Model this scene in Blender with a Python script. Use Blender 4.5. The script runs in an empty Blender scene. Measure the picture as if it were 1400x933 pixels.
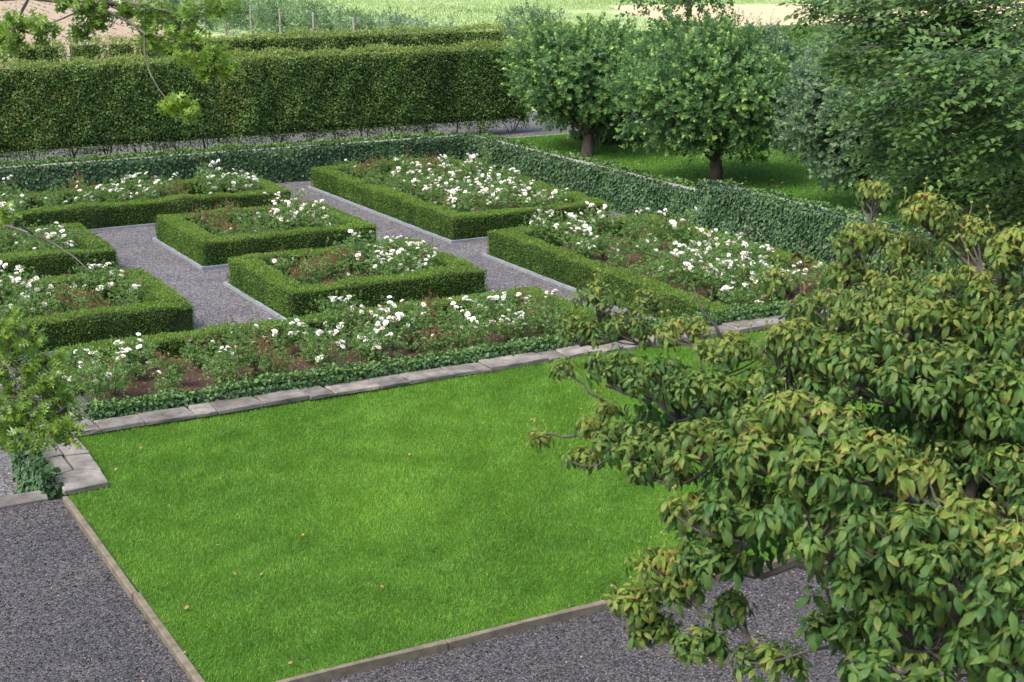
import bpy, bmesh, math, random
import numpy as np
from mathutils import Vector, Matrix

# ------------------------------------------------------------------ camera, sky, sun, exposure
scn = bpy.context.scene
col = scn.collection
rng = np.random.default_rng(7)
random.seed(7)
FPX, CX, CY, HY = 2036.0, 700.0, 466.5, -90.0      # lens and horizon of the 1400 x 933 photograph
PITCH = math.atan((CY - HY) / FPX)
YAW = math.radians(29.05)
CAM = np.array([0.0, 0.0, 7.0])
FW = np.array([math.sin(YAW) * math.cos(PITCH), math.cos(YAW) * math.cos(PITCH), -math.sin(PITCH)])
RT = np.array([math.cos(YAW), -math.sin(YAW), 0.0])
UP = np.cross(RT, FW)

cam_d = bpy.data.cameras.new('camera')
cam = bpy.data.objects.new('camera', cam_d)
col.objects.link(cam)
cam.location = CAM
cam.rotation_euler = (math.pi / 2 - PITCH, 0, -YAW)
cam_d.sensor_width = 36.0
cam_d.lens = 36.0 * FPX / 1400.0
cam_d.clip_start = 0.1
cam_d.clip_end = 3000
cam_d.dof.use_dof = True
cam_d.dof.focus_distance = 19.0
cam_d.dof.aperture_fstop = 8.0
scn.camera = cam

SUN_EL, SUN_AZ = math.radians(56), math.radians(-104)     # azimuth measured from +Y towards +X
world = bpy.data.worlds.new('World')
scn.world = world
world.use_nodes = True
wn = world.node_tree.nodes
sky = wn.new('ShaderNodeTexSky')
sky.sky_type = 'NISHITA'
sky.sun_disc = False
sky.sun_elevation = SUN_EL
sky.sun_rotation = SUN_AZ
sky.air_density = 1.0
sky.dust_density = 4.0
sky.ozone_density = 1.0
wn['Background'].inputs['Strength'].default_value = 0.145
world.node_tree.links.new(sky.outputs[0], wn['Background'].inputs['Color'])
sun_d = bpy.data.lights.new('sun', 'SUN')
sun_d.energy = 1.5
sun_d.angle = math.radians(22)
sun_d.color = (1.0, 0.95, 0.86)
sun = bpy.data.objects.new('sun', sun_d)
col.objects.link(sun)
sd = Vector((math.sin(SUN_AZ) * math.cos(SUN_EL), math.cos(SUN_AZ) * math.cos(SUN_EL), math.sin(SUN_EL)))
sun.rotation_euler = sd.to_track_quat('Z', 'Y').to_euler()
scn.view_settings.view_transform = 'Standard'
scn.view_settings.look = 'None'
scn.view_settings.gamma = 1.0
scn.view_settings.exposure = 1.18
scn.render.engine = 'CYCLES'
scn.cycles.max_bounces = 7
scn.cycles.diffuse_bounces = 4
scn.cycles.glossy_bounces = 2
scn.cycles.transmission_bounces = 4
scn.cycles.use_denoising = True

# ------------------------------------------------------------------ helpers
def ray(x, y):
    d = FW * FPX + RT * (x - CX) + UP * (CY - y)
    return d / np.linalg.norm(d)

def un(x, y, z):                    # where the line of sight through a point of the photograph meets a level
    d = ray(x, y)
    return CAM + d * ((z - CAM[2]) / d[2])

def at(x, y, dist):                 # a point at a given distance along that line of sight
    return CAM + ray(x, y) * dist

def project(P):
    v = np.asarray(P, float) - CAM
    w = v @ FW
    return CX + FPX * (v @ RT) / w, CY - FPX * (v @ UP) / w

def norm(a):
    return a / np.maximum(np.linalg.norm(a, axis=-1, keepdims=True), 1e-9)

class Waves:                        # cheap smooth noise, -1..1
    def __init__(self, seed, dim=2, n=7):
        r = np.random.default_rng(seed)
        k = r.normal(size=(n, dim))
        self.k = norm(k) * np.linspace(0.6, 2.2, n)[:, None]
        self.p = r.uniform(0, 6.28, n)
        self.a = np.linspace(1, 0.5, n)
    def __call__(self, P, scale=1.0):
        return (np.sin(2 * np.pi * scale * (np.asarray(P) @ self.k.T) + self.p) * self.a).sum(-1) / self.a.sum() * 2.0

def link(o, parent=None):
    col.objects.link(o)
    if parent is not None:
        o.parent = parent
    return o

def tag(o, label=None, cat=None, group=None, kind=None):
    if label: o['label'] = label
    if cat: o['category'] = cat
    if group: o['group'] = group
    if kind: o['kind'] = kind
    return o

def thing(name, loc, label, cat, group=None):
    e = bpy.data.objects.new(name, None)
    e.empty_display_size = 0.2
    e.location = loc
    col.objects.link(e)
    return tag(e, label, cat, group)

def place(o, parent):               # mesh written in world coordinates, under a parent that only has a location
    col.objects.link(o)
    if parent is not None:
        o.parent = parent
        o.location = -Vector(parent.location)
    return o

def np_mesh(name, V, F, mat, attrs=None, smooth=False):
    """V (n,3), F (m,k) same polygon size, attrs: name -> float per vertex"""
    me = bpy.data.meshes.new(name)
    V = np.ascontiguousarray(V, dtype=np.float32)
    F = np.ascontiguousarray(F, dtype=np.int32)
    m, k = F.shape
    me.vertices.add(len(V)); me.vertices.foreach_set('co', V.ravel())
    me.loops.add(m * k); me.loops.foreach_set('vertex_index', F.ravel())
    me.polygons.add(m); me.polygons.foreach_set('loop_start', np.arange(0, m * k, k, dtype=np.int32))
    if smooth:
        me.polygons.foreach_set('use_smooth', np.ones(m, dtype=bool))
    for n, a in (attrs or {}).items():
        at_ = me.attributes.new(n, 'FLOAT', 'POINT')
        at_.data.foreach_set('value', np.ascontiguousarray(a, dtype=np.float32))
    me.update(calc_edges=True)
    if mat: me.materials.append(mat)
    return me

def mesh_obj(name, me, parent=None):
    return place(bpy.data.objects.new(name, me), parent)

class MB:                           # boxes, tubes and polygons collected into one mesh
    def __init__(self):
        self.v = []; self.f = []
    def add(self, v, f):
        b = len(self.v)
        self.v += [tuple(map(float, p)) for p in v]
        self.f += [tuple(b + i for i in q) for q in f]
    def box(self, x0, x1, y0, y1, z0, z1):
        self.add([(x0, y0, z0), (x1, y0, z0), (x1, y1, z0), (x0, y1, z0), (x0, y0, z1), (x1, y0, z1), (x1, y1, z1), (x0, y1, z1)],
                 [(3, 2, 1, 0), (4, 5, 6, 7), (0, 1, 5, 4), (1, 2, 6, 5), (2, 3, 7, 6), (3, 0, 4, 7)])
    def quad(self, x0, x1, y0, y1, z):
        self.add([(x0, y0, z), (x1, y0, z), (x1, y1, z), (x0, y1, z)], [(0, 1, 2, 3)])
    def tube(self, pts, rad, n=6, cap=True):
        pts = [np.asarray(p, float) for p in pts]
        if not hasattr(rad, '__len__'): rad = [rad] * len(pts)
        ring = []
        V = []
        u = None
        for i, p in enumerate(pts):
            d = pts[min(i + 1, len(pts) - 1)] - pts[max(i - 1, 0)]
            d = d / max(np.linalg.norm(d), 1e-9)
            if u is None:
                u = np.cross(d, (0.3, 0.2, 1.0) if abs(d[2]) < .9 else (1, 0, 0))
            u = u - d * (u @ d); u = u / max(np.linalg.norm(u), 1e-9)
            w = np.cross(d, u)
            for j in range(n):
                a = 2 * math.pi * j / n
                V.append(p + rad[i] * (math.cos(a) * u + math.sin(a) * w))
        F = []
        for i in range(len(pts) - 1):
            for j in range(n):
                k = (j + 1) % n
                F.append((i * n + j, i * n + k, i * n + n + k, i * n + n + j))
        if cap:
            F.append(tuple(range(n))[::-1]); F.append(tuple((len(pts) - 1) * n + j for j in range(n)))
        self.add(V, F)
    def mesh(self, name, mat, smooth=False):
        me = bpy.data.meshes.new(name)
        me.from_pydata(self.v, [], self.f); me.update()
        if smooth:
            me.polygons.foreach_set('use_smooth', np.ones(len(me.polygons), dtype=bool))
        me.materials.append(mat)
        return me
    def build(self, name, mat, parent=None, smooth=False):
        return mesh_obj(name, self.mesh(name, mat, smooth), parent)

def bez(p0, p1, p2, n):
    t = np.linspace(0, 1, n)[:, None]
    return (1 - t) ** 2 * np.asarray(p0) + 2 * t * (1 - t) * np.asarray(p1) + t * t * np.asarray(p2)

# ---- materials
def new_mat(name):
    m = bpy.data.materials.new(name); m.use_nodes = True
    nt = m.node_tree
    return m, nt, nt.nodes['Principled BSDF'], nt.nodes['Material Output']

def N(nt, t, **kw):
    n = nt.nodes.new(t)
    for k, v in kw.items(): setattr(n, k, v)
    return n

def ramp(nt, src, stops):
    r = N(nt, 'ShaderNodeValToRGB')
    e = r.color_ramp.elements
    while len(e) < len(stops): e.new(0.5)
    for el, (p, c) in zip(e, stops):
        el.position = p; el.color = (*c, 1)
    if src is not None: nt.links.new(src, r.inputs[0])
    return r

def leaf_mat(name, stops, young=None, trans=0.3, rough=0.5, spec=0.3, rim=None, tip=None):
    m, nt, b, out = new_mat(name)
    L = nt.links.new
    a = N(nt, 'ShaderNodeAttribute', attribute_name='rnd')
    r = ramp(nt, a.outputs['Fac'], stops)
    c = r.outputs[0]
    def mixin(c, fac, colr):
        mx = N(nt, 'ShaderNodeMix', data_type='RGBA')
        L(fac, mx.inputs['Factor']); L(c, mx.inputs['A']); mx.inputs['B'].default_value = (*colr, 1)
        return mx.outputs['Result']
    if young:
        ag = N(nt, 'ShaderNodeAttribute', attribute_name='age')
        c = mixin(c, ag.outputs['Fac'], young)
        if rim:
            for attr, colr in ((('rim', rim),) + ((('tip', tip),) if tip else ())):
                e = N(nt, 'ShaderNodeAttribute', attribute_name=attr)
                mu = N(nt, 'ShaderNodeMath', operation='MULTIPLY')
                L(e.outputs['Fac'], mu.inputs[0]); L(ag.outputs['Fac'], mu.inputs[1])
                c = mixin(c, mu.outputs[0], colr)
    L(c, b.inputs['Base Color'])
    b.inputs['Roughness'].default_value = rough
    b.inputs['Specular IOR Level'].default_value = spec
    t = N(nt, 'ShaderNodeBsdfTranslucent')
    hs = N(nt, 'ShaderNodeHueSaturation'); hs.inputs['Value'].default_value = 1.5; hs.inputs['Hue'].default_value = 0.485
    L(c, hs.inputs['Color']); L(hs.outputs[0], t.inputs['Color'])
    mx = N(nt, 'ShaderNodeMixShader'); mx.inputs[0].default_value = trans
    L(b.outputs[0], mx.inputs[1]); L(t.outputs[0], mx.inputs[2]); L(mx.outputs[0], out.inputs['Surface'])
    return m

def noise_mat(name, stops, scale=3.0, detail=6, rough=0.85, bump=0.0, bscale=None, bdist=0.02, spec=0.2, stretch=(1, 1, 1), second=None, per_piece=False):
    m, nt, b, out = new_mat(name)
    L = nt.links.new
    g = N(nt, 'ShaderNodeTexCoord'); mp = N(nt, 'ShaderNodeMapping'); mp.inputs['Scale'].default_value = stretch
    L(g.outputs['Object'], mp.inputs[0])
    n = N(nt, 'ShaderNodeTexNoise'); n.inputs['Scale'].default_value = scale; n.inputs['Detail'].default_value = detail
    n.inputs['Roughness'].default_value = 0.6
    L(mp.outputs[0], n.inputs['Vector'])
    r = ramp(nt, n.outputs['Fac'], stops)
    c = r.outputs[0]
    if second:                      # a broader mottling multiplied in
        s2, lo, hi = second
        n2 = N(nt, 'ShaderNodeTexNoise'); n2.inputs['Scale'].default_value = s2; n2.inputs['Detail'].default_value = 3
        L(g.outputs['Object'], n2.inputs['Vector'])
        r2 = ramp(nt, n2.outputs['Fac'], [(0.3, lo), (0.7, hi)])
        mx = N(nt, 'ShaderNodeMix', data_type='RGBA', blend_type='MULTIPLY'); mx.inputs['Factor'].default_value = 1
        L(c, mx.inputs['A']); L(r2.outputs[0], mx.inputs['B']); c = mx.outputs['Result']
    if per_piece:
        oi_ = N(nt, 'ShaderNodeObjectInfo')
        r3 = ramp(nt, oi_.outputs['Random'], [(0, (0.62, 0.6, 0.6)), (0.5, (0.95, 0.93, 0.9)), (1, (1.2, 1.13, 1.08))])
        mx = N(nt, 'ShaderNodeMix', data_type='RGBA', blend_type='MULTIPLY'); mx.inputs['Factor'].default_value = 1
        L(c, mx.inputs['A']); L(r3.outputs[0], mx.inputs['B']); c = mx.outputs['Result']
    L(c, b.inputs['Base Color'])
    b.inputs['Roughness'].default_value = rough
    b.inputs['Specular IOR Level'].default_value = spec
    if bump:
        nb = N(nt, 'ShaderNodeTexNoise'); nb.inputs['Scale'].default_value = bscale or scale * 4; nb.inputs['Detail'].default_value = 4
        L(mp.outputs[0], nb.inputs['Vector'])
        bp = N(nt, 'ShaderNodeBump'); bp.inputs['Strength'].default_value = bump; bp.inputs['Distance'].default_value = bdist
        L(nb.outputs['Fac'], bp.inputs['Height']); L(bp.outputs[0], b.inputs['Normal'])
    return m

def gravel_mat(name, stops, cell=45.0):
    m, nt, b, out = new_mat(name)
    L = nt.links.new
    g = N(nt, 'ShaderNodeTexCoord')
    v = N(nt, 'ShaderNodeTexVoronoi'); v.inputs['Scale'].default_value = cell
    L(g.outputs['Object'], v.inputs['Vector'])
    sp = N(nt, 'ShaderNodeSeparateColor'); L(v.outputs['Color'], sp.inputs[0])
    r = ramp(nt, sp.outputs[0], stops)
    n2 = N(nt, 'ShaderNodeTexNoise'); n2.inputs['Scale'].default_value = 1.3; n2.inputs['Detail'].default_value = 4
    L(g.outputs['Object'], n2.inputs['Vector'])
    r2 = ramp(nt, n2.outputs['Fac'], [(0.3, (0.78, 0.78, 0.8)), (0.7, (1.08, 1.06, 1.04))])
    mx = N(nt, 'ShaderNodeMix', data_type='RGBA', blend_type='MULTIPLY'); mx.inputs['Factor'].default_value = 1
    L(r.outputs[0], mx.inputs['A']); L(r2.outputs[0], mx.inputs['B'])
    L(mx.outputs['Result'], b.inputs['Base Color'])
    b.inputs['Roughness'].default_value = 0.8; b.inputs['Specular IOR Level'].default_value = 0.25
    bp = N(nt, 'ShaderNodeBump'); bp.inputs['Strength'].default_value = 0.9; bp.inputs['Distance'].default_value = 0.012
    inv = N(nt, 'ShaderNodeMath', operation='SUBTRACT'); inv.inputs[0].default_value = 1
    L(v.outputs['Distance'], inv.inputs[1]); L(inv.outputs[0], bp.inputs['Height']); L(bp.outputs[0], b.inputs['Normal'])
    return m

M = {}
GRAV = [(0.0, (0.037, 0.036, 0.041)), (0.3, (0.082, 0.08, 0.087)), (0.65, (0.138, 0.134, 0.143)), (0.9, (0.215, 0.206, 0.208)), (1.0, (0.27, 0.24, 0.22))]
M['gravel'] = gravel_mat('gravel', GRAV, 40)
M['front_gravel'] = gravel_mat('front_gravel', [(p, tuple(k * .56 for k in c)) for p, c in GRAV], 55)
M['stone_chip'] = leaf_mat('stone_chip', [(0, (0.018, 0.017, 0.02)), (0.45, (0.05, 0.047, 0.05)), (0.8, (0.1, 0.094, 0.095)), (0.95, (0.2, 0.17, 0.15)), (1, (0.34, 0.3, 0.27))], trans=0.0, rough=0.8)
M['soil'] = noise_mat('soil', [(0.3, (0.045, 0.026, 0.018)), (0.7, (0.12, 0.07, 0.05))], 18, bump=1.0, bscale=40, bdist=0.03)
M['meadow'] = noise_mat('meadow', [(0.3, (0.2, 0.29, 0.1)), (0.5, (0.3, 0.4, 0.16)), (0.72, (0.44, 0.49, 0.27))], 0.5, 9, stretch=(1, 0.45, 1), bump=0.6, bscale=4, bdist=0.2)
M['field_soil'] = noise_mat('field_soil', [(0.3, (0.28, 0.21, 0.145)), (0.7, (0.41, 0.32, 0.235))], 2.0, 8, bump=0.8, bscale=9, bdist=0.1)
M['stubble'] = noise_mat('stubble', [(0.3, (0.46, 0.35, 0.2)), (0.7, (0.62, 0.5, 0.33))], 1.2, 8, bump=0.6, bscale=8, bdist=0.2)
M['turf'] = noise_mat('turf', [(0.3, (0.03, 0.085, 0.012)), (0.7, (0.06, 0.15, 0.02))], 9, 6, bump=0.5, bscale=60, second=(0.7, (0.8, 0.85, 0.75), (1.1, 1.1, 1.0)))
M['orchard_turf'] = noise_mat('orchard_turf', [(0.3, (0.04, 0.1, 0.02)), (0.7, (0.075, 0.16, 0.03))], 7, 6, bump=0.6, bscale=50, second=(0.5, (0.8, 0.85, 0.8), (1.1, 1.1, 1.0)))
M['kerb'] = noise_mat('kerb', [(0.3, (0.17, 0.19, 0.22)), (0.7, (0.26, 0.28, 0.31))], 6, bump=0.3, bscale=50, bdist=0.005)
M['wall'] = noise_mat('wall', [(0.3, (0.08, 0.075, 0.07)), (0.7, (0.17, 0.16, 0.15))], 5, bump=0.8, bscale=14, bdist=0.03)
M['coping'] = noise_mat('coping', [(0.28, (0.1, 0.094, 0.088)), (0.45, (0.185, 0.177, 0.168)), (0.72, (0.275, 0.266, 0.256))], 5, 9, bump=0.6, bscale=22, bdist=0.012, second=(2.3, (0.6, 0.6, 0.58), (1.15, 1.12, 1.1)), per_piece=True)
M['wall_cap'] = noise_mat('wall_cap', [(0.3, (0.19, 0.19, 0.18)), (0.7, (0.32, 0.32, 0.31))], 5, 8, bump=0.4, bscale=20, bdist=0.01)
M['edging'] = noise_mat('edging', [(0.3, (0.1, 0.085, 0.06)), (0.7, (0.2, 0.175, 0.125))], 7, 8, bump=0.5, bscale=30, bdist=0.008)
M['bark'] = noise_mat('bark', [(0.3, (0.03, 0.024, 0.02)), (0.7, (0.1, 0.08, 0.068))], 9, 8, bump=1.0, bscale=14, bdist=0.03, stretch=(1, 1, 0.3))
M['grey_bark'] = noise_mat('grey_bark', [(0.3, (0.06, 0.055, 0.05)), (0.7, (0.18, 0.165, 0.15))], 9, 8, bump=0.6, bscale=20, bdist=0.01)
M['twig'] = noise_mat('twig', [(0.3, (0.045, 0.04, 0.035)), (0.7, (0.1, 0.09, 0.08))], 12)
M['cane'] = noise_mat('cane', [(0.3, (0.05, 0.07, 0.025)), (0.7, (0.11, 0.09, 0.05))], 12)
M['post'] = noise_mat('post', [(0.3, (0.2, 0.185, 0.165)), (0.7, (0.33, 0.31, 0.28))], 6, stretch=(4, 4, 0.5))
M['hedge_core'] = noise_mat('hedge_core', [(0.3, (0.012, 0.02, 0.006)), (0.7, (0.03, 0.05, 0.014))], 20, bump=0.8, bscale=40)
M['box_leaf'] = leaf_mat('box_leaf', [(0, (0.035, 0.085, 0.015)), (0.5, (0.08, 0.17, 0.028)), (1, (0.13, 0.24, 0.04))], young=(0.24, 0.36, 0.06), trans=0.28)
M['hornbeam_leaf'] = leaf_mat('hornbeam_leaf', [(0, (0.055, 0.11, 0.03)), (0.5, (0.12, 0.215, 0.055)), (0.95, (0.185, 0.295, 0.07)), (1, (0.23, 0.2, 0.07))], young=(0.36, 0.42, 0.09), trans=0.32)
M['ivy_leaf'] = leaf_mat('ivy_leaf', [(0, (0.022, 0.055, 0.022)), (0.5, (0.046, 0.1, 0.04)), (1, (0.08, 0.15, 0.058))], young=(0.15, 0.28, 0.05), trans=0.12, rough=0.5, spec=0.3)
M['apple_leaf'] = leaf_mat('apple_leaf', [(0, (0.042, 0.105, 0.04)), (0.5, (0.08, 0.175, 0.06)), (1, (0.13, 0.24, 0.082))], young=(0.33, 0.5, 0.12), trans=0.33)
M['willow_leaf'] = leaf_mat('willow_leaf', [(0, (0.06, 0.11, 0.06)), (0.5, (0.105, 0.18, 0.09)), (1, (0.17, 0.25, 0.13))], young=(0.26, 0.36, 0.17), trans=0.3)
M['pear_leaf'] = leaf_mat('pear_leaf', [(0, (0.055, 0.105, 0.055)), (0.5, (0.1, 0.175, 0.09)), (1, (0.16, 0.24, 0.125))], young=(0.28, 0.38, 0.19), trans=0.3)
M['field_leaf'] = leaf_mat('field_leaf', [(0, (0.06, 0.12, 0.06)), (0.5, (0.17, 0.26, 0.14)), (1, (0.34, 0.42, 0.28))], young=(0.42, 0.5, 0.33), trans=0.3)
M['trellis_leaf'] = leaf_mat('trellis_leaf', [(0, (0.03, 0.075, 0.035)), (0.5, (0.1, 0.19, 0.085)), (1, (0.24, 0.35, 0.17))], young=(0.36, 0.46, 0.22), trans=0.3)
M['beech_leaf'] = leaf_mat('beech_leaf', [(0, (0.03, 0.075, 0.026)), (0.5, (0.06, 0.13, 0.04)), (1, (0.11, 0.2, 0.06))], young=(0.18, 0.3, 0.055), trans=0.32, rough=0.4, spec=0.5)
M['oak_leaf'] = leaf_mat('oak_leaf', [(0, (0.05, 0.12, 0.018)), (0.5, (0.1, 0.2, 0.028)), (1, (0.17, 0.29, 0.045))], young=(0.26, 0.41, 0.05), trans=0.4, rough=0.3, spec=0.55)
M['dogwood_leaf'] = leaf_mat('dogwood_leaf', [(0, (0.022, 0.06, 0.016)), (0.5, (0.046, 0.112, 0.025)), (1, (0.085, 0.17, 0.04))], young=(0.165, 0.28, 0.035), trans=0.3, rough=0.5, spec=0.25, rim=(0.25, 0.3, 0.05), tip=(0.36, 0.12, 0.07))
M['dogwood_fruit'] = noise_mat('dogwood_fruit', [(0.3, (0.14, 0.18, 0.045)), (0.7, (0.24, 0.26, 0.08))], 30)
M['rose_leaf'] = leaf_mat('rose_leaf', [(0, (0.06, 0.135, 0.036)), (0.5, (0.11, 0.22, 0.055)), (1, (0.19, 0.31, 0.085))], young=(0.24, 0.36, 0.1), trans=0.3)
M['red_shoot'] = leaf_mat('red_shoot', [(0, (0.16, 0.07, 0.03)), (0.5, (0.26, 0.1, 0.06)), (1, (0.3, 0.17, 0.08))], trans=0.35)
M['grass'] = leaf_mat('grass', [(0, (0.06, 0.15, 0.016)), (0.5, (0.118, 0.26, 0.026)), (1, (0.22, 0.39, 0.06))], young=(0.22, 0.4, 0.04), trans=0.35, rough=0.5)
M['meadow_blade'] = leaf_mat('meadow_blade', [(0, (0.18, 0.28, 0.09)), (0.5, (0.31, 0.42, 0.16)), (1, (0.48, 0.52, 0.3))], trans=0.35)
M['maize_leaf'] = leaf_mat('maize_leaf', [(0, (0.08, 0.18, 0.04)), (1, (0.16, 0.29, 0.08))], trans=0.35)
M['withered_leaf'] = leaf_mat('withered_leaf', [(0, (0.05, 0.022, 0.015)), (1, (0.1, 0.042, 0.028))], trans=0.2)
M['yellow_leaf'] = leaf_mat('yellow_leaf', [(0, (0.55, 0.38, 0.05)), (1, (0.65, 0.48, 0.08))], trans=0.2)
M['brown_leaf'] = leaf_mat('brown_leaf', [(0, (0.3, 0.16, 0.07)), (1, (0.42, 0.24, 0.12))], trans=0.2)
m, nt, b, out = new_mat('rose_petal')
oi = N(nt, 'ShaderNodeObjectInfo')
rr = ramp(nt, oi.outputs['Random'], [(0, (0.84, 0.82, 0.74)), (0.55, (0.86, 0.85, 0.8)), (0.85, (0.86, 0.82, 0.7)), (1, (0.84, 0.7, 0.62))])
nt.links.new(rr.outputs[0], b.inputs['Base Color']); b.inputs['Roughness'].default_value = 0.7
b.inputs['Subsurface Weight'].default_value = 0.0
M['petal'] = m

# ---- leaf templates: verts (along, across, up), polygons of one size, rim and tip values
class Tpl:
    def __init__(self, v, f, rim=None, tip=None):
        self.v = np.array(v, float); self.f = np.array(f, int)
        self.rim = np.zeros(len(v)) if rim is None else np.array(rim, float)
        self.tip = np.zeros(len(v)) if tip is None else np.array(tip, float)
T_DIAMOND = Tpl([(0, 0, 0), (.45, -.5, .1), (1, 0, -.05), (.45, .5, .1)], [(0, 1, 2), (0, 2, 3)])
T_BLADE = Tpl([(0, -.5, 0), (0, .5, 0), (1, 0, 0)], [(0, 1, 2)])
T_IVY = Tpl([(0, 0, 0), (.15, -.5, .04), (.55, -.38, .08), (1, 0, -.06), (.55, .38, .08), (.15, .5, .04)], [(0, 1, 2), (0, 2, 3), (0, 3, 4), (0, 4, 5)])
def long_leaf(st, droop, fold):
    v = []; rim = []; tip = []
    for t, w in st:
        z = -droop * t ** 1.8
        x = t * (1 - 0.22 * droop * t)
        v += [(x, -w, z + fold * w), (x, 0, z), (x, w, z + fold * w)]
        rim += [1, 0, 1]; tip += [max(0, (t - .35) / .65)] * 3
    f = []
    for i in range(len(st) - 1):
        a = i * 3; c = a + 3
        f += [(a, a + 1, c + 1), (a, c + 1, c), (a + 1, a + 2, c + 2), (a + 1, c + 2, c + 1)]
    return Tpl(v, f, rim, tip)
DOG = [(0, .01), (.1, .12), (.28, .23), (.5, .25), (.72, .18), (.9, .07), (1, .003)]
def arched_leaf(st, a0, a1, fold, wave):
    # a leaf that leaves the twig level and bends over to hang
    v = []; rim = []; tip = []
    ts = [t for t, w in st]; x = z = 0.0
    for k, (t, w) in enumerate(st):
        if k:
            a = math.radians(a0 + (a1 - a0) * ((t + ts[k - 1]) / 2) ** .85)
            x += (t - ts[k - 1]) * math.cos(a); z -= (t - ts[k - 1]) * math.sin(a)
        e = wave * (1 if k % 2 else -1) * w
        v += [(x, -w, z - fold * w + e), (x, 0, z), (x, w, z - fold * w - e)]
        rim += [1, 0, 1]; tip += [max(0, (t - .35) / .65)] * 3
    f = []
    for i in range(len(st) - 1):
        a = i * 3; c = a + 3
        f += [(a, a + 1, c + 1), (a, c + 1, c), (a + 1, a + 2, c + 2), (a + 1, c + 2, c + 1)]
    return Tpl(v, f, rim, tip)
T_DOG = [arched_leaf(DOG, 0, 52, .2, .1), arched_leaf(DOG, 5, 68, -.35, .14), arched_leaf(DOG, -15, 45, .15, .12)]
T_BROAD = long_leaf([(0, .01), (.35, .3), (.7, .24), (1, .01)], .3, .3)
def oak_template():
    prof = [(0, .012), (.16, .03), (.26, .22), (.29, .06), (.4, .045), (.56, .4), (.58, .08), (.66, .06), (.84, .34), (.82, .08), (.88, .07), (1, .01)]
    return long_leaf(prof, .3, .25)
T_OAK = oak_template()

class Leaves:
    def __init__(self):
        self.c = []
    def add(self, P, D, Nn, L, W, rnd=None, age=None):
        P = np.atleast_2d(P); n = len(P)
        if n == 0: return
        bc = lambda a: np.broadcast_to(np.asarray(a, float), (n,)).copy()
        self.c.append((P, np.broadcast_to(D, (n, 3)), np.broadcast_to(Nn, (n, 3)), bc(L), bc(W),
                       rng.random(n) if rnd is None else bc(rnd), np.zeros(n) if age is None else bc(age)))
    def arrays(self):
        return [np.concatenate([c[i] for c in self.c]) for i in range(7)]
    def count(self):
        return sum(len(c[0]) for c in self.c)
    def mesh(self, name, tpl, mat, keep=None):
        P, D, Nn, L, W, rnd, age = self.arrays()
        if keep is not None:
            P, D, Nn, L, W, rnd, age = (a[keep] for a in (P, D, Nn, L, W, rnd, age))
        D = norm(D); S = norm(np.cross(Nn, D)); U = np.cross(D, S)
        t = tpl.v
        V = (P[:, None] + L[:, None, None] * (t[None, :, 0:1] * D[:, None] + t[None, :, 2:3] * U[:, None] * 1.0)
             + W[:, None, None] * (t[None, :, 1:2] * S[:, None]))
        n, k = len(P), len(t)
        F = (tpl.f[None] + (np.arange(n) * k)[:, None, None]).reshape(-1, tpl.f.shape[1])
        at_ = {'rnd': np.clip(np.repeat(rnd, k), 0, 1), 'age': np.clip(np.repeat(age, k), 0, 1)}
        if tpl.rim.any():
            at_['rim'] = np.tile(tpl.rim, n); at_['tip'] = np.tile(tpl.tip, n)
        return np_mesh(name, V.reshape(-1, 3), F, mat, at_, smooth=len(t) > 8)
    def build(self, name, tpl, mat, parent=None, keep=None, kind='stuff'):
        o = mesh_obj(name, self.mesh(name, tpl, mat, keep), parent)
        if kind: o['kind'] = kind
        return o

def rand_dirs(n):
    return norm(rng.normal(size=(n, 3)))

def perp_frame(D):
    ref = np.where(np.abs(D[:, 2:3]) < .9, np.array([[0, 0, 1.0]]), np.array([[1.0, 0, 0]]))
    A = norm(np.cross(D, ref)); B = np.cross(D, A)
    return A, B

def shoots(leaves, P, D, length, per, L, W, age0=0.0, age1=0.6, rnd=None, droop=0.0):
    """leafy shoots: leaves spiral along each from P in direction D"""
    S = len(P)
    D = norm(D); A, B = perp_frame(D)
    length = np.broadcast_to(length, (S,))
    base = rng.random(S) * 6.28
    srnd = rng.random(S) if rnd is None else rnd
    vig = np.clip(rng.random(S) * 2.4 - .9, 0, 1.3)          # some shoots still growing, with pale tips
    for i in range(per):
        t = (i + .5) / per
        ph = base + i * 2.4 + rng.normal(0, .3, S)
        al = np.radians(75 - 45 * t + rng.normal(0, 10, S))[:, None]
        pr = np.cos(ph)[:, None] * A + np.sin(ph)[:, None] * B
        d = D * np.cos(al) + pr * np.sin(al)
        d[:, 2] -= droop
        nn = D * np.sin(al) - pr * np.cos(al) + rng.normal(0, .25, (S, 3))
        pos = P + D * (length * t ** .65)[:, None]
        sc = rng.uniform(.75, 1.15, S)
        leaves.add(pos, d, nn, L * sc, W * sc, np.clip(srnd * .6 + rng.random(S) * .4, 0, 1), np.clip(age0 + (age1 * vig - age0) * t ** 1.4 + rng.normal(0, .08, S), 0, 1))

def fib_dirs(n):
    i = np.arange(n) + .5
    z = 1 - 2 * i / n; a = i * 2.399963
    r = np.sqrt(1 - z * z)
    return np.stack([r * np.cos(a), r * np.sin(a), z], 1)

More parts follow.
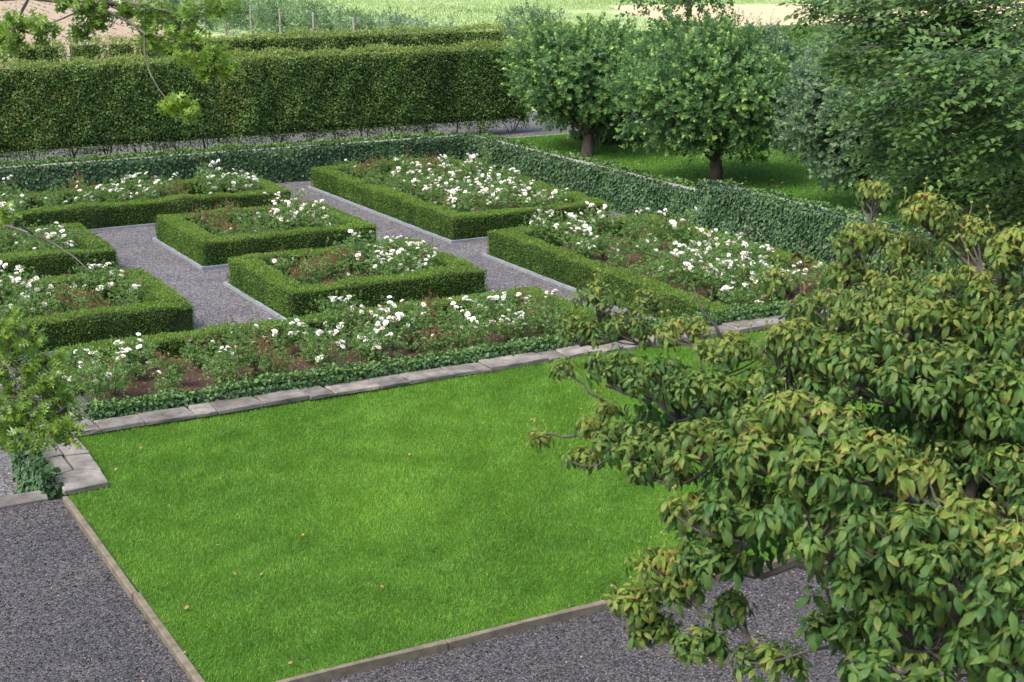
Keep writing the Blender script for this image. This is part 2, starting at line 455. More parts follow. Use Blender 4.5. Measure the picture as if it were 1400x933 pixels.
def crown(leaves, centre, radii, nclump, per_clump, per_shoot, L, W, shoot_len=.3, rc=.3, lump=.14, seed=1, flat_bottom=None, age1=.6, inner=0, up=.45):
    """a crown of leafy shoots in clumps over a lumpy ellipsoid; returns the clump centres (where the limbs go)"""
    centre = np.asarray(centre, float); radii = np.asarray(radii, float)
    wv = Waves(seed, 3)
    d = norm(fib_dirs(nclump) + rng.normal(0, .12, (nclump, 3)))
    rad = 1 + lump * wv(d, .45) + rng.normal(0, .05, nclump)
    cc = centre + d * radii * (rad[:, None] - rc * .75)
    if flat_bottom is not None:
        cc[:, 2] = np.maximum(cc[:, 2], flat_bottom + rng.uniform(0, .25, nclump))
    rcl = rc * radii.mean() * rng.uniform(.75, 1.25, nclump)
    idx = np.repeat(np.arange(nclump), per_clump)
    q = rand_dirs(len(idx)) * (rng.random(len(idx)) ** .4)[:, None]
    q = q + d[idx] * .15
    P = cc[idx] + q * rcl[idx][:, None] * np.array([1, 1, .8])
    out = norm((P - centre) / radii)
    D = out * .55 + q * .5 + np.array([0, 0, up]) + rng.normal(0, .28, P.shape)
    tone = np.clip(rng.random(nclump)[idx] * .55 + rng.random(len(idx)) * .45, 0, 1)
    shoots(leaves, P, D, shoot_len * rng.uniform(.6, 1.4, len(P)), per_shoot, L, W, 0, age1, tone)
    if inner:
        q = rand_dirs(inner) * (rng.random(inner) ** .45)[:, None] * .78
        P = centre + q * radii
        if flat_bottom is not None: P = P[P[:, 2] > flat_bottom + .1]
        shoots(leaves, P, norm(P - centre + rng.normal(0, .6, P.shape)), shoot_len, per_shoot, L * 1.15, W * 1.15, 0, .05)
    return cc

def limbs(mb, base, top, ends, r0, r1, sides=7, wob=.15, twig=.012):
    base = np.asarray(base, float); top = np.asarray(top, float)
    h = top - base
    pts = [base + h * t + np.array([rng.normal(0, wob * .12), rng.normal(0, wob * .12), 0]) * (t > 0) for t in np.linspace(0, 1, 6)]
    rad = [r0 * 1.25] + [r0 + (r1 - r0) * t for t in np.linspace(.2, 1, 5)]
    mb.tube(pts, rad, 10)
    for e in ends:
        s = pts[-1] + (np.asarray(e) - pts[-1]) * 0.0 - h * rng.uniform(0, .18)
        mid = s + (e - s) * .5 + np.array([0, 0, .12 * np.linalg.norm(e - s)]) + rng.normal(0, wob * .4, 3)
        c = bez(s, mid, e, 6)
        c[2:5] += rng.normal(0, wob * .18, (3, 3))
        mb.tube(c, np.linspace(r1 * rng.uniform(.35, .6), twig, 6), sides, cap=False)

# ------------------------------------------------------------------ the ground
G0 = 0.0          # gravel of the sunken rose garden
GO = 0.75         # the ground round it: road, orchard, fields
GF = 0.45         # front gravel, next to the house
GL = 0.50         # lawn
XL, XW, YW = -12.0, 21.15, 41.1          # the sunken garden's left end, right wall, back wall
mb = MB()
for (x0, x1, y0, y1) in ((-900, 1500, YW + .3, 2200), (XW + .3, 1500, -60, YW + .3), (-900, XL, -60, YW + .3)):
    mb.quad(x0, x1, y0, y1, GO)
g = mb.build('meadow_ground', M['meadow']); g['kind'] = 'structure'
mb = MB(); mb.quad(XL, XW + .3, 17.2, YW + .3, G0)
g = mb.build('garden_gravel', M['gravel']); g['kind'] = 'structure'
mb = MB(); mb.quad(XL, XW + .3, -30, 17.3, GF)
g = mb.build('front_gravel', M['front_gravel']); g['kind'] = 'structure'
mb = MB()
lx = np.linspace(3.47, 20.0, 60); ly = np.linspace(11.6, 19.4, 34)
lawn_w = Waves(21)
X, Y = np.meshgrid(lx, ly)
def lawn_z(P):
    return GL + .022 * lawn_w(P, .16) + .008 * lawn_w(np.asarray(P) + 31, .6)
Z = lawn_z(np.stack([X, Y], -1))
V = np.stack([X, Y, Z], -1).reshape(-1, 3)
i, j = np.meshgrid(np.arange(59), np.arange(33))
a = (j * 60 + i).ravel()
g = mesh_obj('lawn', np_mesh('lawn', V, np.stack([a, a + 1, a + 61, a + 60], 1), M['turf'], smooth=True)); g['kind'] = 'structure'
mb = MB(); mb.quad(XW + .35, 60, 5, 41.4, GO + .004)
g = mb.build('orchard_lawn', M['orchard_turf']); g['kind'] = 'structure'
mb = MB(); mb.quad(-60, 80, 41.5, 47.3, GO + .008)
g = mb.build('gravel_road', M['gravel']); g['kind'] = 'structure'
def field(name, pts, mat, z):
    mb = MB(); P = [un(x, y, z) for x, y in pts]; mb.add(P, [tuple(range(len(P)))])
    g = mb.build(name, mat); g['kind'] = 'structure'
    return g
# ploughed field with seedling rows
mb = MB(); mb.add([(-40, 52, GO + .012), (28.6, 52, GO + .012), (29.4, 108, GO + .012), (40, 108, GO + .012), (52, 230, GO + .012), (-40, 230, GO + .012)], [(0, 1, 2, 3, 4, 5)])
g = mb.build('ploughed_field', M['field_soil']); g['kind'] = 'structure'
mb = MB(); mb.add([(62.5, 82, GO + .012), (100, 62, GO + .012), (140, 95, GO + .012), (74, 116, GO + .012), (67, 100, GO + .012)], [(0, 1, 2, 3, 4)])
g = mb.build('stubble_field', M['stubble']); g['kind'] = 'structure'

# ------------------------------------------------------------------ walls, kerbs, edging, steps
def sample_box(x0, x1, y0, y1, z0, z1, dens):
    """points and normals over a box; dens by face: -x, +x, -y, +y, top"""
    P, Q = [], []
    for k, (w, h) in enumerate(((y1 - y0, z1 - z0), (y1 - y0, z1 - z0), (x1 - x0, z1 - z0), (x1 - x0, z1 - z0), (x1 - x0, y1 - y0))):
        n = int(abs(w * h) * dens[k])
        if n <= 0: continue
        a, c = rng.random(n), rng.random(n)
        if k == 0: p = np.stack([np.full(n, x0), y0 + a * w, z0 + c * h], 1); q = (-1, 0, 0)
        if k == 1: p = np.stack([np.full(n, x1), y0 + a * w, z0 + c * h], 1); q = (1, 0, 0)
        if k == 2: p = np.stack([x0 + a * w, np.full(n, y0), z0 + c * h], 1); q = (0, -1, 0)
        if k == 3: p = np.stack([x0 + a * w, np.full(n, y1), z0 + c * h], 1); q = (0, 1, 0)
        if k == 4: p = np.stack([x0 + a * w, y0 + c * h, np.full(n, z1)], 1); q = (0, 0, 1)
        P.append(p); Q.append(np.broadcast_to(np.array(q, float), (n, 3)))
    return np.concatenate(P), np.concatenate(Q)

def ivy_over(boxes, dens, L, parent, name='ivy', seed=3, rough=.05, age=0.0, young_top=.35):
    lv = Leaves(); wv = Waves(seed, 3)
    for bx in boxes:
        P, Q = sample_box(*bx, dens)
        n = len(P)
        P = P + Q * (rough * wv(P, .7) + rng.normal(0, .025, n))[:, None]
        D = np.array([0, 0, -1.0]) * (1 - np.abs(Q[:, 2:3])) + Q * .35 + rng.normal(0, .45, (n, 3))
        Nn = Q + np.array([0, 0, .45]) + rng.normal(0, .35, (n, 3))
        sc = rng.uniform(.6, 1.25, n)
        topy = np.clip(Q[:, 2], 0, 1)
        lv.add(P, D, Nn, L * sc, L * .95 * sc, np.clip(.5 + .25 * wv(P, .9) + rng.normal(0, .22, n), 0, 1),
               np.clip(age + young_top * topy * rng.random(n) + (rng.random(n) < .05) * .35, 0, 1))
    return lv.build(name, T_IVY, M['ivy_leaf'], parent)

def stone(poly, z0, z1, mat, name, parent, tilt=.012):
    """one irregular slab from a ground outline"""
    bm = bmesh.new()
    ox, oy = rng.normal(0, tilt, 2)
    cx = sum(p[0] for p in poly) / len(poly); cy = sum(p[1] for p in poly) / len(poly)
    lo = [bm.verts.new((x, y, z0)) for x, y in poly]
    hi = [bm.verts.new((x + rng.normal(0, .006), y + rng.normal(0, .006), z1 + ox * (x - cx) + oy * (y - cy))) for x, y in poly]
    bm.faces.new(hi); bm.faces.new(lo[::-1])
    for a in range(len(poly)):
        c = (a + 1) % len(poly)
        bm.faces.new((lo[a], lo[c], hi[c], hi[a]))
    bmesh.ops.bevel(bm, geom=[e for e in bm.edges if e.verts[0] in hi and e.verts[1] in hi], offset=.012, segments=1, affect='EDGES')
    me = bpy.data.meshes.new(name); bm.to_mesh(me); bm.free()
    me.materials.append(mat)
    return mesh_obj(name, me, parent)

# back wall
w = thing('ivy_covered_wall', (8, YW, 0), 'low ivy-covered wall running along the back below the tall hedge', 'wall')
mb = MB(); mb.box(XL, XW + .28, YW, YW + .3, -.1, .9); mb.build('wall_core', M['wall'], w)
x = 3.0
while x < XW + .1:
    ln = min(rng.uniform(.9, 1.4), XW + .3 - x)
    stone([(x + .006, YW + .0), (x + ln - .006, YW + .0), (x + ln - .006, YW + .27), (x + .006, YW + .27)], .904, .985, M['wall_cap'], 'coping_stone', w, .004)
    x += ln
ivy_over([(2, XW, YW - .1, YW + .0, 0, .98)], (0, 0, 1900, 0, 900), .068, w, seed=4, rough=.035, young_top=.15)
ivy_over([(2, XW, YW + .2, YW + .8, .75, .99)], (0, 0, 900, 300, 900), .07, w, seed=5, age=.25)
# right wall, stepped
w = thing('ivy_covered_wall', (XW, 30, 0), 'long ivy-covered retaining wall with a step, below the apple trees', 'wall')
mb = MB(); mb.box(XW, XW + .32, 28.7, YW - .01, -.1, .93); mb.box(XW + .004, XW + .32, 17.5, 28.698, -.1, 1.2); mb.build('wall_core', M['wall'], w)
for ya, yb, zt in ((28.8, YW, .934), (17.6, 28.7, 1.204)):
    y = ya
    while y < yb - .05:
        ln = min(rng.uniform(.9, 1.4), yb - y)
        stone([(XW + .02, y + .006), (XW + .24, y + .006), (XW + .24, y + ln - .006), (XW + .02, y + ln - .006)], zt, zt + .08, M['wall_cap'], 'coping_stone', w, .004)
        y += ln
ivy_over([(XW - .1, XW + .02, 28.6, YW - .05, 0, 1.0), (XW - .14, XW + .03, 20, 28.75, 0, 1.3)], (2000, 0, 2000, 2000, 900), .068, w, seed=6, rough=.035, young_top=.15)
ivy_over([(XW + .2, XW + .7, 28.6, YW, .75, .98), (XW + .2, XW + .7, 19, 28.6, .75, 1.22)], (700, 300, 300, 200, 800), .07, w, seed=8, age=.15)
# an ivy bed under the first apple tree, and one beyond
for k, (x0, x1, y0, y1, lb) in enumerate(((24.6, 27.6, 38.4, 40.4, 'low dark ivy bed beside the gravel road, left of the first apple trunk'),
                                         (29.3, 33.0, 38.6, 40.6, 'low dark ivy bed beside the road between the two apple trees'))):
    w = thing('ground_cover_bed', ((x0 + x1) / 2, (y0 + y1) / 2, GO), lb, 'ground cover')
    mb = MB(); mb.box(x0 + .1, x1 - .1, y0 + .1, y1 - .1, GO - .1, GO + .22); mb.build('soil_mound', M['soil'], w)
    ivy_over([(x0, x1, y0, y1, GO, GO + .32)], (350, 200, 350, 200, 420), .1, w, seed=10 + k, rough=.09, age=.08, young_top=.3)

# retaining wall and coping between the lawn and the rose garden
w = thing('retaining_wall', (4, 19.6, 0), 'low stone wall with irregular grey coping slabs at the back of the lawn', 'wall')
mb = MB(); mb.box(3.97, XW - .15, 19.42, 19.84, -.1, .512); mb.build('wall_core', M['wall'], w)
mb = MB(); mb.box(3.46, 3.965, 17.28, 19.84, -.1, .512); mb.build('wall_core', M['wall'], w)
x = 4.06
while x < XW - .3:
    ln = min(rng.choice([.34, .45, .55, .68, .82]) + rng.normal(0, .04), XW - .2 - x)
    s0, s1 = rng.normal(0, .02, 2)
    y0 = 19.33 + rng.normal(0, .018); y1 = 19.78 + rng.normal(0, .02); zt = .575 + rng.normal(0, .01)
    if rng.random() < .45 and ln > .42:
        ym = y0 + rng.uniform(.24, .34)
        stone([(x, y0), (x + ln - .014, y0 + s1), (x + ln - .014, ym + rng.normal(0, .03)), (x, ym)], .52, zt, M['coping'], 'coping_stone', w)
        stone([(x, ym + .02), (x + ln - .014, ym + .05), (x + ln - .014, y1), (x, y1)], .52, zt - .015, M['coping'], 'coping_stone', w)
    else:
        c = rng.normal(0, .035)
        stone([(x + c * 0, y0), (x + ln * .5, y0 + rng.normal(0, .012)), (x + ln - .014, y0 + s1), (x + ln - .014 + c, y1), (x + .0, y1)], .52, zt, M['coping'], 'coping_stone', w)
    x += ln
for poly in ([(3.43, 17.2), (3.98, 17.24), (3.99, 17.72), (3.7, 17.86), (3.45, 17.78)], [(3.72, 17.88), (4.0, 17.75), (4.02, 18.38), (3.72, 18.42)],
             [(3.45, 17.82), (3.69, 17.9), (3.7, 18.5), (3.45, 18.46)], [(3.45, 18.48), (3.72, 18.53), (3.72, 19.1), (3.45, 19.12)],
             [(3.735, 18.44), (4.02, 18.4), (4.03, 19.08), (3.735, 19.1)], [(3.45, 19.14), (4.03, 19.12), (4.04, 19.86), (3.45, 19.84)]):
    stone(poly, .52, .58 + rng.normal(0, .006), M['coping'], 'coping_stone', w)
iv = thing('ivy', (3.4, 18.2, 0), 'dark glossy ivy hanging down the end of the stone wall at far left', 'ivy')
ivy_over([(3.28, 3.46, 17.45, 19.8, 0.02, .64)], (1700, 0, 1700, 0, 1300), .066, iv, 'foliage', seed=12, rough=.07, young_top=.1)
iv2 = thing('ivy_border', (10, 20, .4), 'low clipped ivy border between the coping stones and the roses', 'ivy')
ivy_over([(4.4, 19.6, 19.8, 20.12, .5, .69)], (900, 700, 2200, 900, 2600), .052, iv2, 'foliage', seed=13, rough=.03, age=.1, young_top=.45)
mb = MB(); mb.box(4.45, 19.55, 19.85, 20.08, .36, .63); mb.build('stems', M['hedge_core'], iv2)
# step stone at the far left and the drop behind it
st = thing('step_stone', (2.6, 17.4, GF), 'pale flat step stone at the edge of the front gravel, far left', 'step')
stone([(1.2, 17.26), (3.26, 17.3), (3.3, 17.62), (1.2, 17.62)], .2, GF + .04, M['coping'], 'tread', st, .003)
stone([(1.2, 17.64), (3.26, 17.64), (3.26, 18.0), (1.2, 18.0)], -.05, .2, M['coping'], 'tread', st, .003)
# edging of the lawn
def edging(name, x0, x1, y0, y1, label):
    e = thing(name, (x0, y0, GF), label, 'edging')
    L_ = max(x1 - x0, y1 - y0); horiz = (x1 - x0) > (y1 - y0)
    t = 0
    while t < L_ - .05:
        ln = min(rng.uniform(1.6, 2.4), L_ - t)
        j = rng.normal(0, .006); z = GL + .03 + rng.normal(0, .006)
        if horiz: stone([(x0 + t, y0 + j), (x0 + t + ln * .5, y0 + j + rng.normal(0, .008)), (x0 + t + ln - .008, y0 + j), (x0 + t + ln - .008, y1 + j), (x0 + t, y1 + j)], .3, z, M['edging'], 'timber', e, .003)
        else: stone([(x0 + j, y0 + t), (x1 + j, y0 + t), (x1 + j, y0 + t + ln - .008), (x0 + j, y0 + t + ln - .008)], .3, z, M['edging'], 'timber', e, .003)
        t += ln
edging('lawn_edging', 3.4, 3.47, 4.0, 17.2, 'weathered timber edging between left gravel and lawn')
edging('lawn_edging', 3.475, 20, 11.53, 11.6, 'weathered timber edging along the near end of the lawn')

# ------------------------------------------------------------------ beds: kerb, soil, clipped hedge
HZ = .57
BEDS = {                      # kerb outline x0, x1, y0, y1
    'strip': (4.6, 13.55, 20.3, 23.4), 'C2': (9.36, 13.68, 25.4, 29.15), 'C1': (9.4, 13.68, 30.7, 34.5), 'C3': (15.4, 19.95, 30.65, 39.75),
    'C4': (15.38, 19.95, 20.3, 29.1), 'L3': (2.6, 7.72, 25.4, 29.0), 'L2': (2.6, 7.78, 30.95, 34.5), 'L1': (2.6, 13.72, 36.2, 39.3)}
HEDGE_LABEL = {
    'strip': 'low clipped box hedge along the back of the front rose strip', 'C2': 'clipped box hedge square in the centre, nearest the front strip',
    'C1': 'clipped box hedge square in the centre, behind the nearer centre bed', 'C3': 'large clipped box hedge rectangle in front of the back corner of the ivy walls',
    'C4': 'clipped box hedge round the right bed, partly hidden by the dogwood', 'L3': 'clipped box hedge round the near left bed',
    'L2': 'clipped box hedge round the middle left bed', 'L1': 'long clipped box hedge round the far left bed below the back wall'}
KERB_LABEL = {k: 'thin grey kerb around the foot of the ' + v.split('clipped ')[1] for k, v in HEDGE_LABEL.items()}

def ring_segments(x0, x1, y0, y1, t, sides='NSEW'):
    seg = []
    if 'S' in sides: seg.append((x0, x1, y0, y0 + t))
    if 'N' in sides: seg.append((x0, x1, y1 - t, y1))
    if 'W' in sides: seg.append((x0, x0 + t, y0 + (t - .1 if 'S' in sides else 0), y1 - (t - .1 if 'N' in sides else 0)))
    if 'E' in sides: seg.append((x1 - t, x1, y0 + (t - .1 if 'S' in sides else 0), y1 - (t - .1 if 'N' in sides else 0)))
    return seg

def clipped_hedge(name, label, cat, seg, z0, z1, dens, L, mat, seed, rough=.03, group=None, young=.55, tpl=T_DIAMOND, side_up=.5):
    x0 = min(s[0] for s in seg); x1 = max(s[1] for s in seg); y0 = min(s[2] for s in seg); y1 = max(s[3] for s in seg)
    h = thing(name, ((x0 + x1) / 2, (y0 + y1) / 2, z0), label, cat, group)
    mb = MB()
    for k, s in enumerate(seg):
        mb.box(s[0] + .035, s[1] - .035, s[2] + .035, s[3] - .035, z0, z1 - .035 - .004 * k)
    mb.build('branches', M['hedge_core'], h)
    lv = Leaves(); wv = Waves(seed, 3); wc = Waves(seed + 50, 3)
    for k, s in enumerate(seg):
        P, Q = sample_box(s[0], s[1], s[2], s[3], z0 + .02, z1, dens)
        keep = np.ones(len(P), bool)
        for k2, s2 in enumerate(seg):
            if k2 == k: continue
            keep &= ~((P[:, 0] > s2[0] + .01) & (P[:, 0] < s2[1] - .01) & (P[:, 1] > s2[2] + .01) & (P[:, 1] < s2[3] - .01))
        P, Q = P[keep], Q[keep]; n = len(P)
        # rounded shoulder
        top = Q[:, 2] > .5
        dz = z1 - P[:, 2]
        sh = np.where(~top & (dz < .07), ((.07 - dz) / .07) ** 2 * .035, 0)
        ed = np.minimum.reduce([P[:, 0] - s[0], s[1] - P[:, 0], P[:, 1] - s[2], s[3] - P[:, 1]])
        P = P - Q * sh[:, None]
        P[:, 2] -= np.where(top & (ed < .06), ((.06 - ed) / .06) ** 2 * .03, 0)
        P = P + Q * (rough * wv(P, .9) + .022 * wc(P, .28) + rng.normal(0, .014, n))[:, None]
        D = Q * .7 + np.array([0, 0, side_up]) + rng.normal(0, .5, (n, 3))
        Nn = Q * .6 + np.array([0, 0, .6]) + rng.normal(0, .7, (n, 3))
        sc = rng.uniform(.6, 1.3, n)
        lv.add(P, D, Nn, L * sc, L * .5 * sc, np.clip(.5 + .28 * wc(P, .6) + rng.normal(0, .25, n), 0, 1),
               np.clip(np.where(top, young * (.45 + .55 * rng.random(n)), .22 * rng.random(n) * (P[:, 2] - z0) / (z1 - z0)), 0, 1))
    lv.build('foliage', tpl, mat, h)
    return h

DENS = (2600, 1000, 2600, 1000, 3600)
for k, (key, (x0, x1, y0, y1)) in enumerate(BEDS.items()):
    strip = key == 'strip'
    front = key in ('strip', 'C4')
    if not strip or True:
        kb = thing('bed_kerb', ((x0 + x1) / 2, y0, 0), KERB_LABEL[key], 'kerb')
        for (a, c, d, e) in ([(x0, x1, y0, y0 + .06)] if not front else []) + [(x0, x1, y1 - .06, y1), (x0, x0 + .06, y0 + .061, y1 - .061), (x1 - .06, x1, y0 + .061, y1 - .061)]:
            mb = MB(); mb.box(a, c, d, e, -.05, .06 + rng.normal(0, .002)); mb.build('kerb_length', M['kerb'], kb)
    i_ = .09
    zs = .34 if strip else (.2 if key == 'C4' else .1)
    mb = MB()
    sx = np.linspace(x0 + .2, x1 - .2, 26); sy = np.linspace((20.05 if front else y0 + .2), y1 - .2, 18)
    SX, SY = np.meshgrid(sx, sy)
    SZ = zs + .05 * Waves(80 + k)(np.stack([SX, SY], -1), .8)
    aa, bb = np.meshgrid(np.arange(25), np.arange(17)); q = (bb * 26 + aa).ravel()
    so = mesh_obj('bed_soil', np_mesh('bed_soil', np.stack([SX, SY, SZ], -1).reshape(-1, 3), np.stack([q, q + 1, q + 27, q + 26], 1), M['soil'], smooth=True)); so['kind'] = 'structure'
    sides = {'strip': 'NE', 'C4': 'NEW'}.get(key, 'NSEW')
    zz = HZ + (.13 if strip else 0)
    clipped_hedge('box_hedge', HEDGE_LABEL[key], 'hedge', ring_segments(x0 + i_, x1 - i_, (y0 + .1 if front else y0 + i_), y1 - i_, .46, sides), 0, zz, DENS, .036, M['box_leaf'], 30 + k, group='clipped box hedges of the rose beds')

# ------------------------------------------------------------------ tall hornbeam hedges
def tall_hedge(x0, x1, y0, y1, z0, z1, label, dens, L, seed, trunks):
    h = thing('hornbeam_hedge', ((x0 + x1) / 2, y0, GO), label, 'hedge')
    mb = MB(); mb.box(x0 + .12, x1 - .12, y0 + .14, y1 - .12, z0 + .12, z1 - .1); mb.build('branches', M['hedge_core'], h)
    lv = Leaves(); wv = Waves(seed, 3); wc = Waves(seed + 5, 3)
    P, Q = sample_box(x0, x1, y0, y1, z0, z1, dens)
    n = len(P)
    side = np.abs(Q[:, 2]) < .5
    st = P * np.array([1.0, 1.0, .22])
    off = .09 * wv(st, .55) + .05 * wv(P, 1.6) + rng.normal(0, .055, n)
    low = np.clip((z0 + .5 - P[:, 2]) / .5, 0, 1)
    P = P + Q * (off - .1 * low * side)[:, None]
    P[:, 2] += np.where(side & (P[:, 2] < z0 + .3), rng.normal(0, .1, n) + .12 * wv(P, .9), 0)
    D = Q * .5 + np.array([0, 0, .1]) + rng.normal(0, .6, (n, 3)); D[:, 2] -= .3 * side
    Nn = Q * .85 + np.array([0, 0, .6]) + rng.normal(0, .45, (n, 3))
    sc = rng.uniform(.6, 1.25, n)
    ag = np.where(side, np.clip((P[:, 2] - (z1 - .3)) / .3, 0, 1) ** 2 * .45 * rng.random(n) + (rng.random(n) < .05) * .3, .12 + .4 * rng.random(n))
    lv.add(P, D, Nn, L * sc, L * .6 * sc, np.clip(.5 + .24 * wc(st, .5) + .15 * wc(P, 1.3) + rng.normal(0, .24, n), 0, 1), ag)
    # the odd shoot above the clipped top
    m_ = int((x1 - x0) * 5)
    SP = np.stack([rng.uniform(x0, x1, m_), rng.uniform(y0, y1, m_), np.full(m_, z1 - .02)], 1)
    shoots(lv, SP, np.array([0, 0, 1.0]) + rng.normal(0, .25, (m_, 3)), rng.uniform(.03, .12, m_), 5, L * .7, L * .4, .3, .8)
    lv.build('foliage', T_DIAMOND, M['hornbeam_leaf'], h)
    for tx in trunks:
        mb = MB(); ym = (y0 + y1) / 2 - .22
        for s in range(rng.integers(3, 6)):
            bx, by = tx + rng.normal(0, .05), ym + rng.normal(0, .05)
            ex, ey = bx + rng.normal(0, .22), by + rng.normal(0, .12)
            mb.tube([(bx, by, GO - .05), (bx + (ex - bx) * .3, by, GO + .2), (ex, ey, z0 + .35)], [.035 if s == 0 else .018, .028 if s == 0 else .014, .012], 5)
        mb.build('trunk', M['bark'], h)
    return h
def hedge_x(px, py, Y):
    d = ray(px, py); return (CAM + d * (Y / d[1]))[0]
tr = [hedge_x(p, 228 - .066 * p, 42.5) for p in (45, 97, 145, 190, 240, 281, 330, 375, 418, 460, 498, 538, 580, 620, 657, 697)]
tall_hedge(5.5, 24.15, 42.2, 42.85, GO + .36, 3.55, 'tall clipped hornbeam hedge behind the back ivy wall', (700, 700, 2000, 250, 1000), .07, 60, tr)
for x0, x1, lb in ((9.3, 10.8, 'short end piece of the rear hedge at far left, under the oak leaves'), (11.0, 12.1, 'second short piece of the rear hedge from the left'),
                   (12.25, 13.2, 'third short piece of the rear hedge from the left'), (13.3, 26.75, 'long rear hornbeam hedge showing above the tall one'),
                   (27.6, 29.6, 'small piece of rear hedge just left of the first apple crown')):
    tall_hedge(x0, x1, 48.6, 49.25, GO + .27, 3.66, lb, (300, 300, 1100, 120, 700), .08, int(60 + x0), [x0 + .5, x1 - .5])

# ------------------------------------------------------------------ roses
rng = np.random.default_rng(11)
def rose_bloom_mesh(name, seed):
    r = np.random.default_rng(seed)
    V, F = [], []
    def petal(a, tilt, ln, wd, base):
        ca, sa = math.cos(a), math.sin(a)
        b0 = len(V)
        for t, w_, up in ((0, .25, 0), (.55, 1, .12), (1, .7, .3)):
            rr_ = base + ln * t * math.cos(tilt) - up * .12 * ln
            zz_ = ln * t * math.sin(tilt) + up * .25 * ln
            for s in (-1, 1):
                ww = wd * w_ * .5 * s
                V.append((ca * rr_ - sa * ww, sa * rr_ + ca * ww, zz_ + r.normal(0, .02)))
        F.append((b0, b0 + 1, b0 + 3, b0 + 2)); F.append((b0 + 2, b0 + 3, b0 + 5, b0 + 4))
    for k in range(6): petal(k * 1.047 + r.normal(0, .1), .25 + r.normal(0, .12), 1.0, 1.0, .02)
    for k in range(5): petal(k * 1.257 + .5 + r.normal(0, .1), .75, .85, .8, .02)
    for k in range(4): petal(k * 1.571 + .2, 1.2, .7, .5, .05)
    me = bpy.data.meshes.new(name); me.from_pydata(V, [], F); me.update(); me.materials.append(M['petal'])
    return me
BLOOMS = [rose_bloom_mesh('bloom', s) for s in range(4)]

def rose_variant(style, seed):
    """meshes of one bush in local coordinates (about 0.8 m tall) and where its blooms sit"""
    r = np.random.default_rng(seed)
    st = MB(); lv = Leaves(); red = Leaves(); tips = []
    ncane = 9 if style != 'sparse' else 6
    for k in range(ncane):
        a = k * 6.283 / ncane + r.normal(0, .3)
        rad = r.uniform(.15, .5); h = r.uniform(.55, .95)
        e = np.array([math.cos(a) * rad, math.sin(a) * rad, h])
        c = bez((0, 0, 0), (e[0] * .4, e[1] * .4, h * .6), e, 6)
        st.tube(c, np.linspace(.009, .004, 6), 4, cap=False)
        ends = [e]
        for q in range(3):
            s = c[2 + q]
            d = s + np.array([r.normal(0, .17), r.normal(0, .17), r.uniform(.08, .26)])
            st.tube([s, (s + d) / 2 + (0, 0, -.01), d], [.005, .004, .003], 3, cap=False)
            ends.append(d)
        for p in ends:
            nl = 7
            Pk = np.repeat(p[None], nl, 0) + r.normal(0, .085, (nl, 3)) - np.array([0, 0, .07])
            shoots(lv, Pk, r.normal(0, 1, (nl, 3)) + np.array([e[0], e[1], .5]), .1, 6, .05, .036, 0, .35)
            tips.append(p)
        # leaves further down the cane
        Pk = c[1 + r.integers(0, 4, 6)] + r.normal(0, .07, (6, 3)); Pk[:, 2] = np.maximum(Pk[:, 2], .08)
        shoots(lv, Pk, r.normal(0, 1, (6, 3)) + np.array([0, 0, .3]), .1, 5, .05, .034, 0, .1)
    tips = np.array(tips)
    order = r.permutation(len(tips))
    spots = []
    nb = {'white': 17, 'some': 7, 'few': 3, 'green': 0, 'red': 1, 'sparse': 2}[style]
    for i in order:
        if len(spots) >= nb: break
        if tips[i][2] < .38: continue
        for q in range(r.choice([1, 1, 2, 3]) if style in ('white', 'some') else 1):
            o = np.array([r.normal(0, .05), r.normal(0, .05), r.uniform(.04, .16)])
            spots.append((tips[i] + o, r.uniform(.044, .076), r.normal(0, .45), r.normal(0, .45), r.uniform(0, 6.28)))
            st.tube([tips[i], tips[i] + o], [.003, .0025], 3, cap=False)
    nred = {'red': 16, 'some': 3, 'white': 2, 'few': 4, 'green': 2, 'sparse': 3}[style]
    ri = order[-nred:]
    for i in ri:
        p = tips[i]
        nn = 4 if style == 'red' else 2
        P_ = np.repeat(p[None], nn, 0) + r.normal(0, .06, (nn, 3))
        for pp in P_:
            d = np.array([r.normal(0, .3), r.normal(0, .3), 1.0]); ln = r.uniform(.12, .26)
            st.tube([pp, pp + d / np.linalg.norm(d) * ln], [.0035, .002], 3, cap=False)
            shoots(red, pp[None], d[None], ln, 12, .042, .02, rnd=r.random(1))
    return (st.mesh('canes', M['cane']), lv.mesh('foliage', T_DIAMOND, M['rose_leaf']), red.mesh('new_shoots', T_DIAMOND, M['red_shoot']), spots)
VARS = {s: [rose_variant(s, 100 + 10 * i + j) for j in range(3 if s in ('white', 'some', 'red') else 2)] for i, s in enumerate(('white', 'some', 'few', 'green', 'red', 'sparse'))}

# where the photograph shows many blooms, red shoots or bare soil (points of the photograph)
WHITE = [(440, 292, 45), (400, 285, 30), (560, 345, 45), (520, 340, 30), (500, 470, 45), (470, 480, 30), (540, 460, 25), (648, 400, 30), (660, 445, 30), (405, 430, 25), (195, 500, 25), (125, 510, 25), (640, 228, 30), (640, 272, 40), (600, 268, 30),
         (680, 262, 25), (560, 262, 25), (705, 275, 22), (780, 305, 45), (960, 350, 40), (1010, 375, 45), (940, 335, 30), (1000, 320, 18), (30, 262, 30), (150, 245, 40), (310, 240, 35), (270, 250, 25), (195, 275, 25), (90, 340, 20), (40, 408, 28), (145, 390, 18), (690, 425, 20)]
RED = [(285, 305, 32), (440, 375, 32), (410, 370, 20), (375, 468, 30), (600, 445, 35), (235, 480, 25), (130, 535, 20), (715, 415, 25), (585, 238, 20), (690, 290, 12), (95, 262, 20), (95, 415, 25), (865, 340, 14), (340, 480, 14), (750, 290, 14)]
BARE = [(290, 520, 26), (620, 300, 12), (870, 385, 16), (440, 245, 0), (410, 400, 8)]
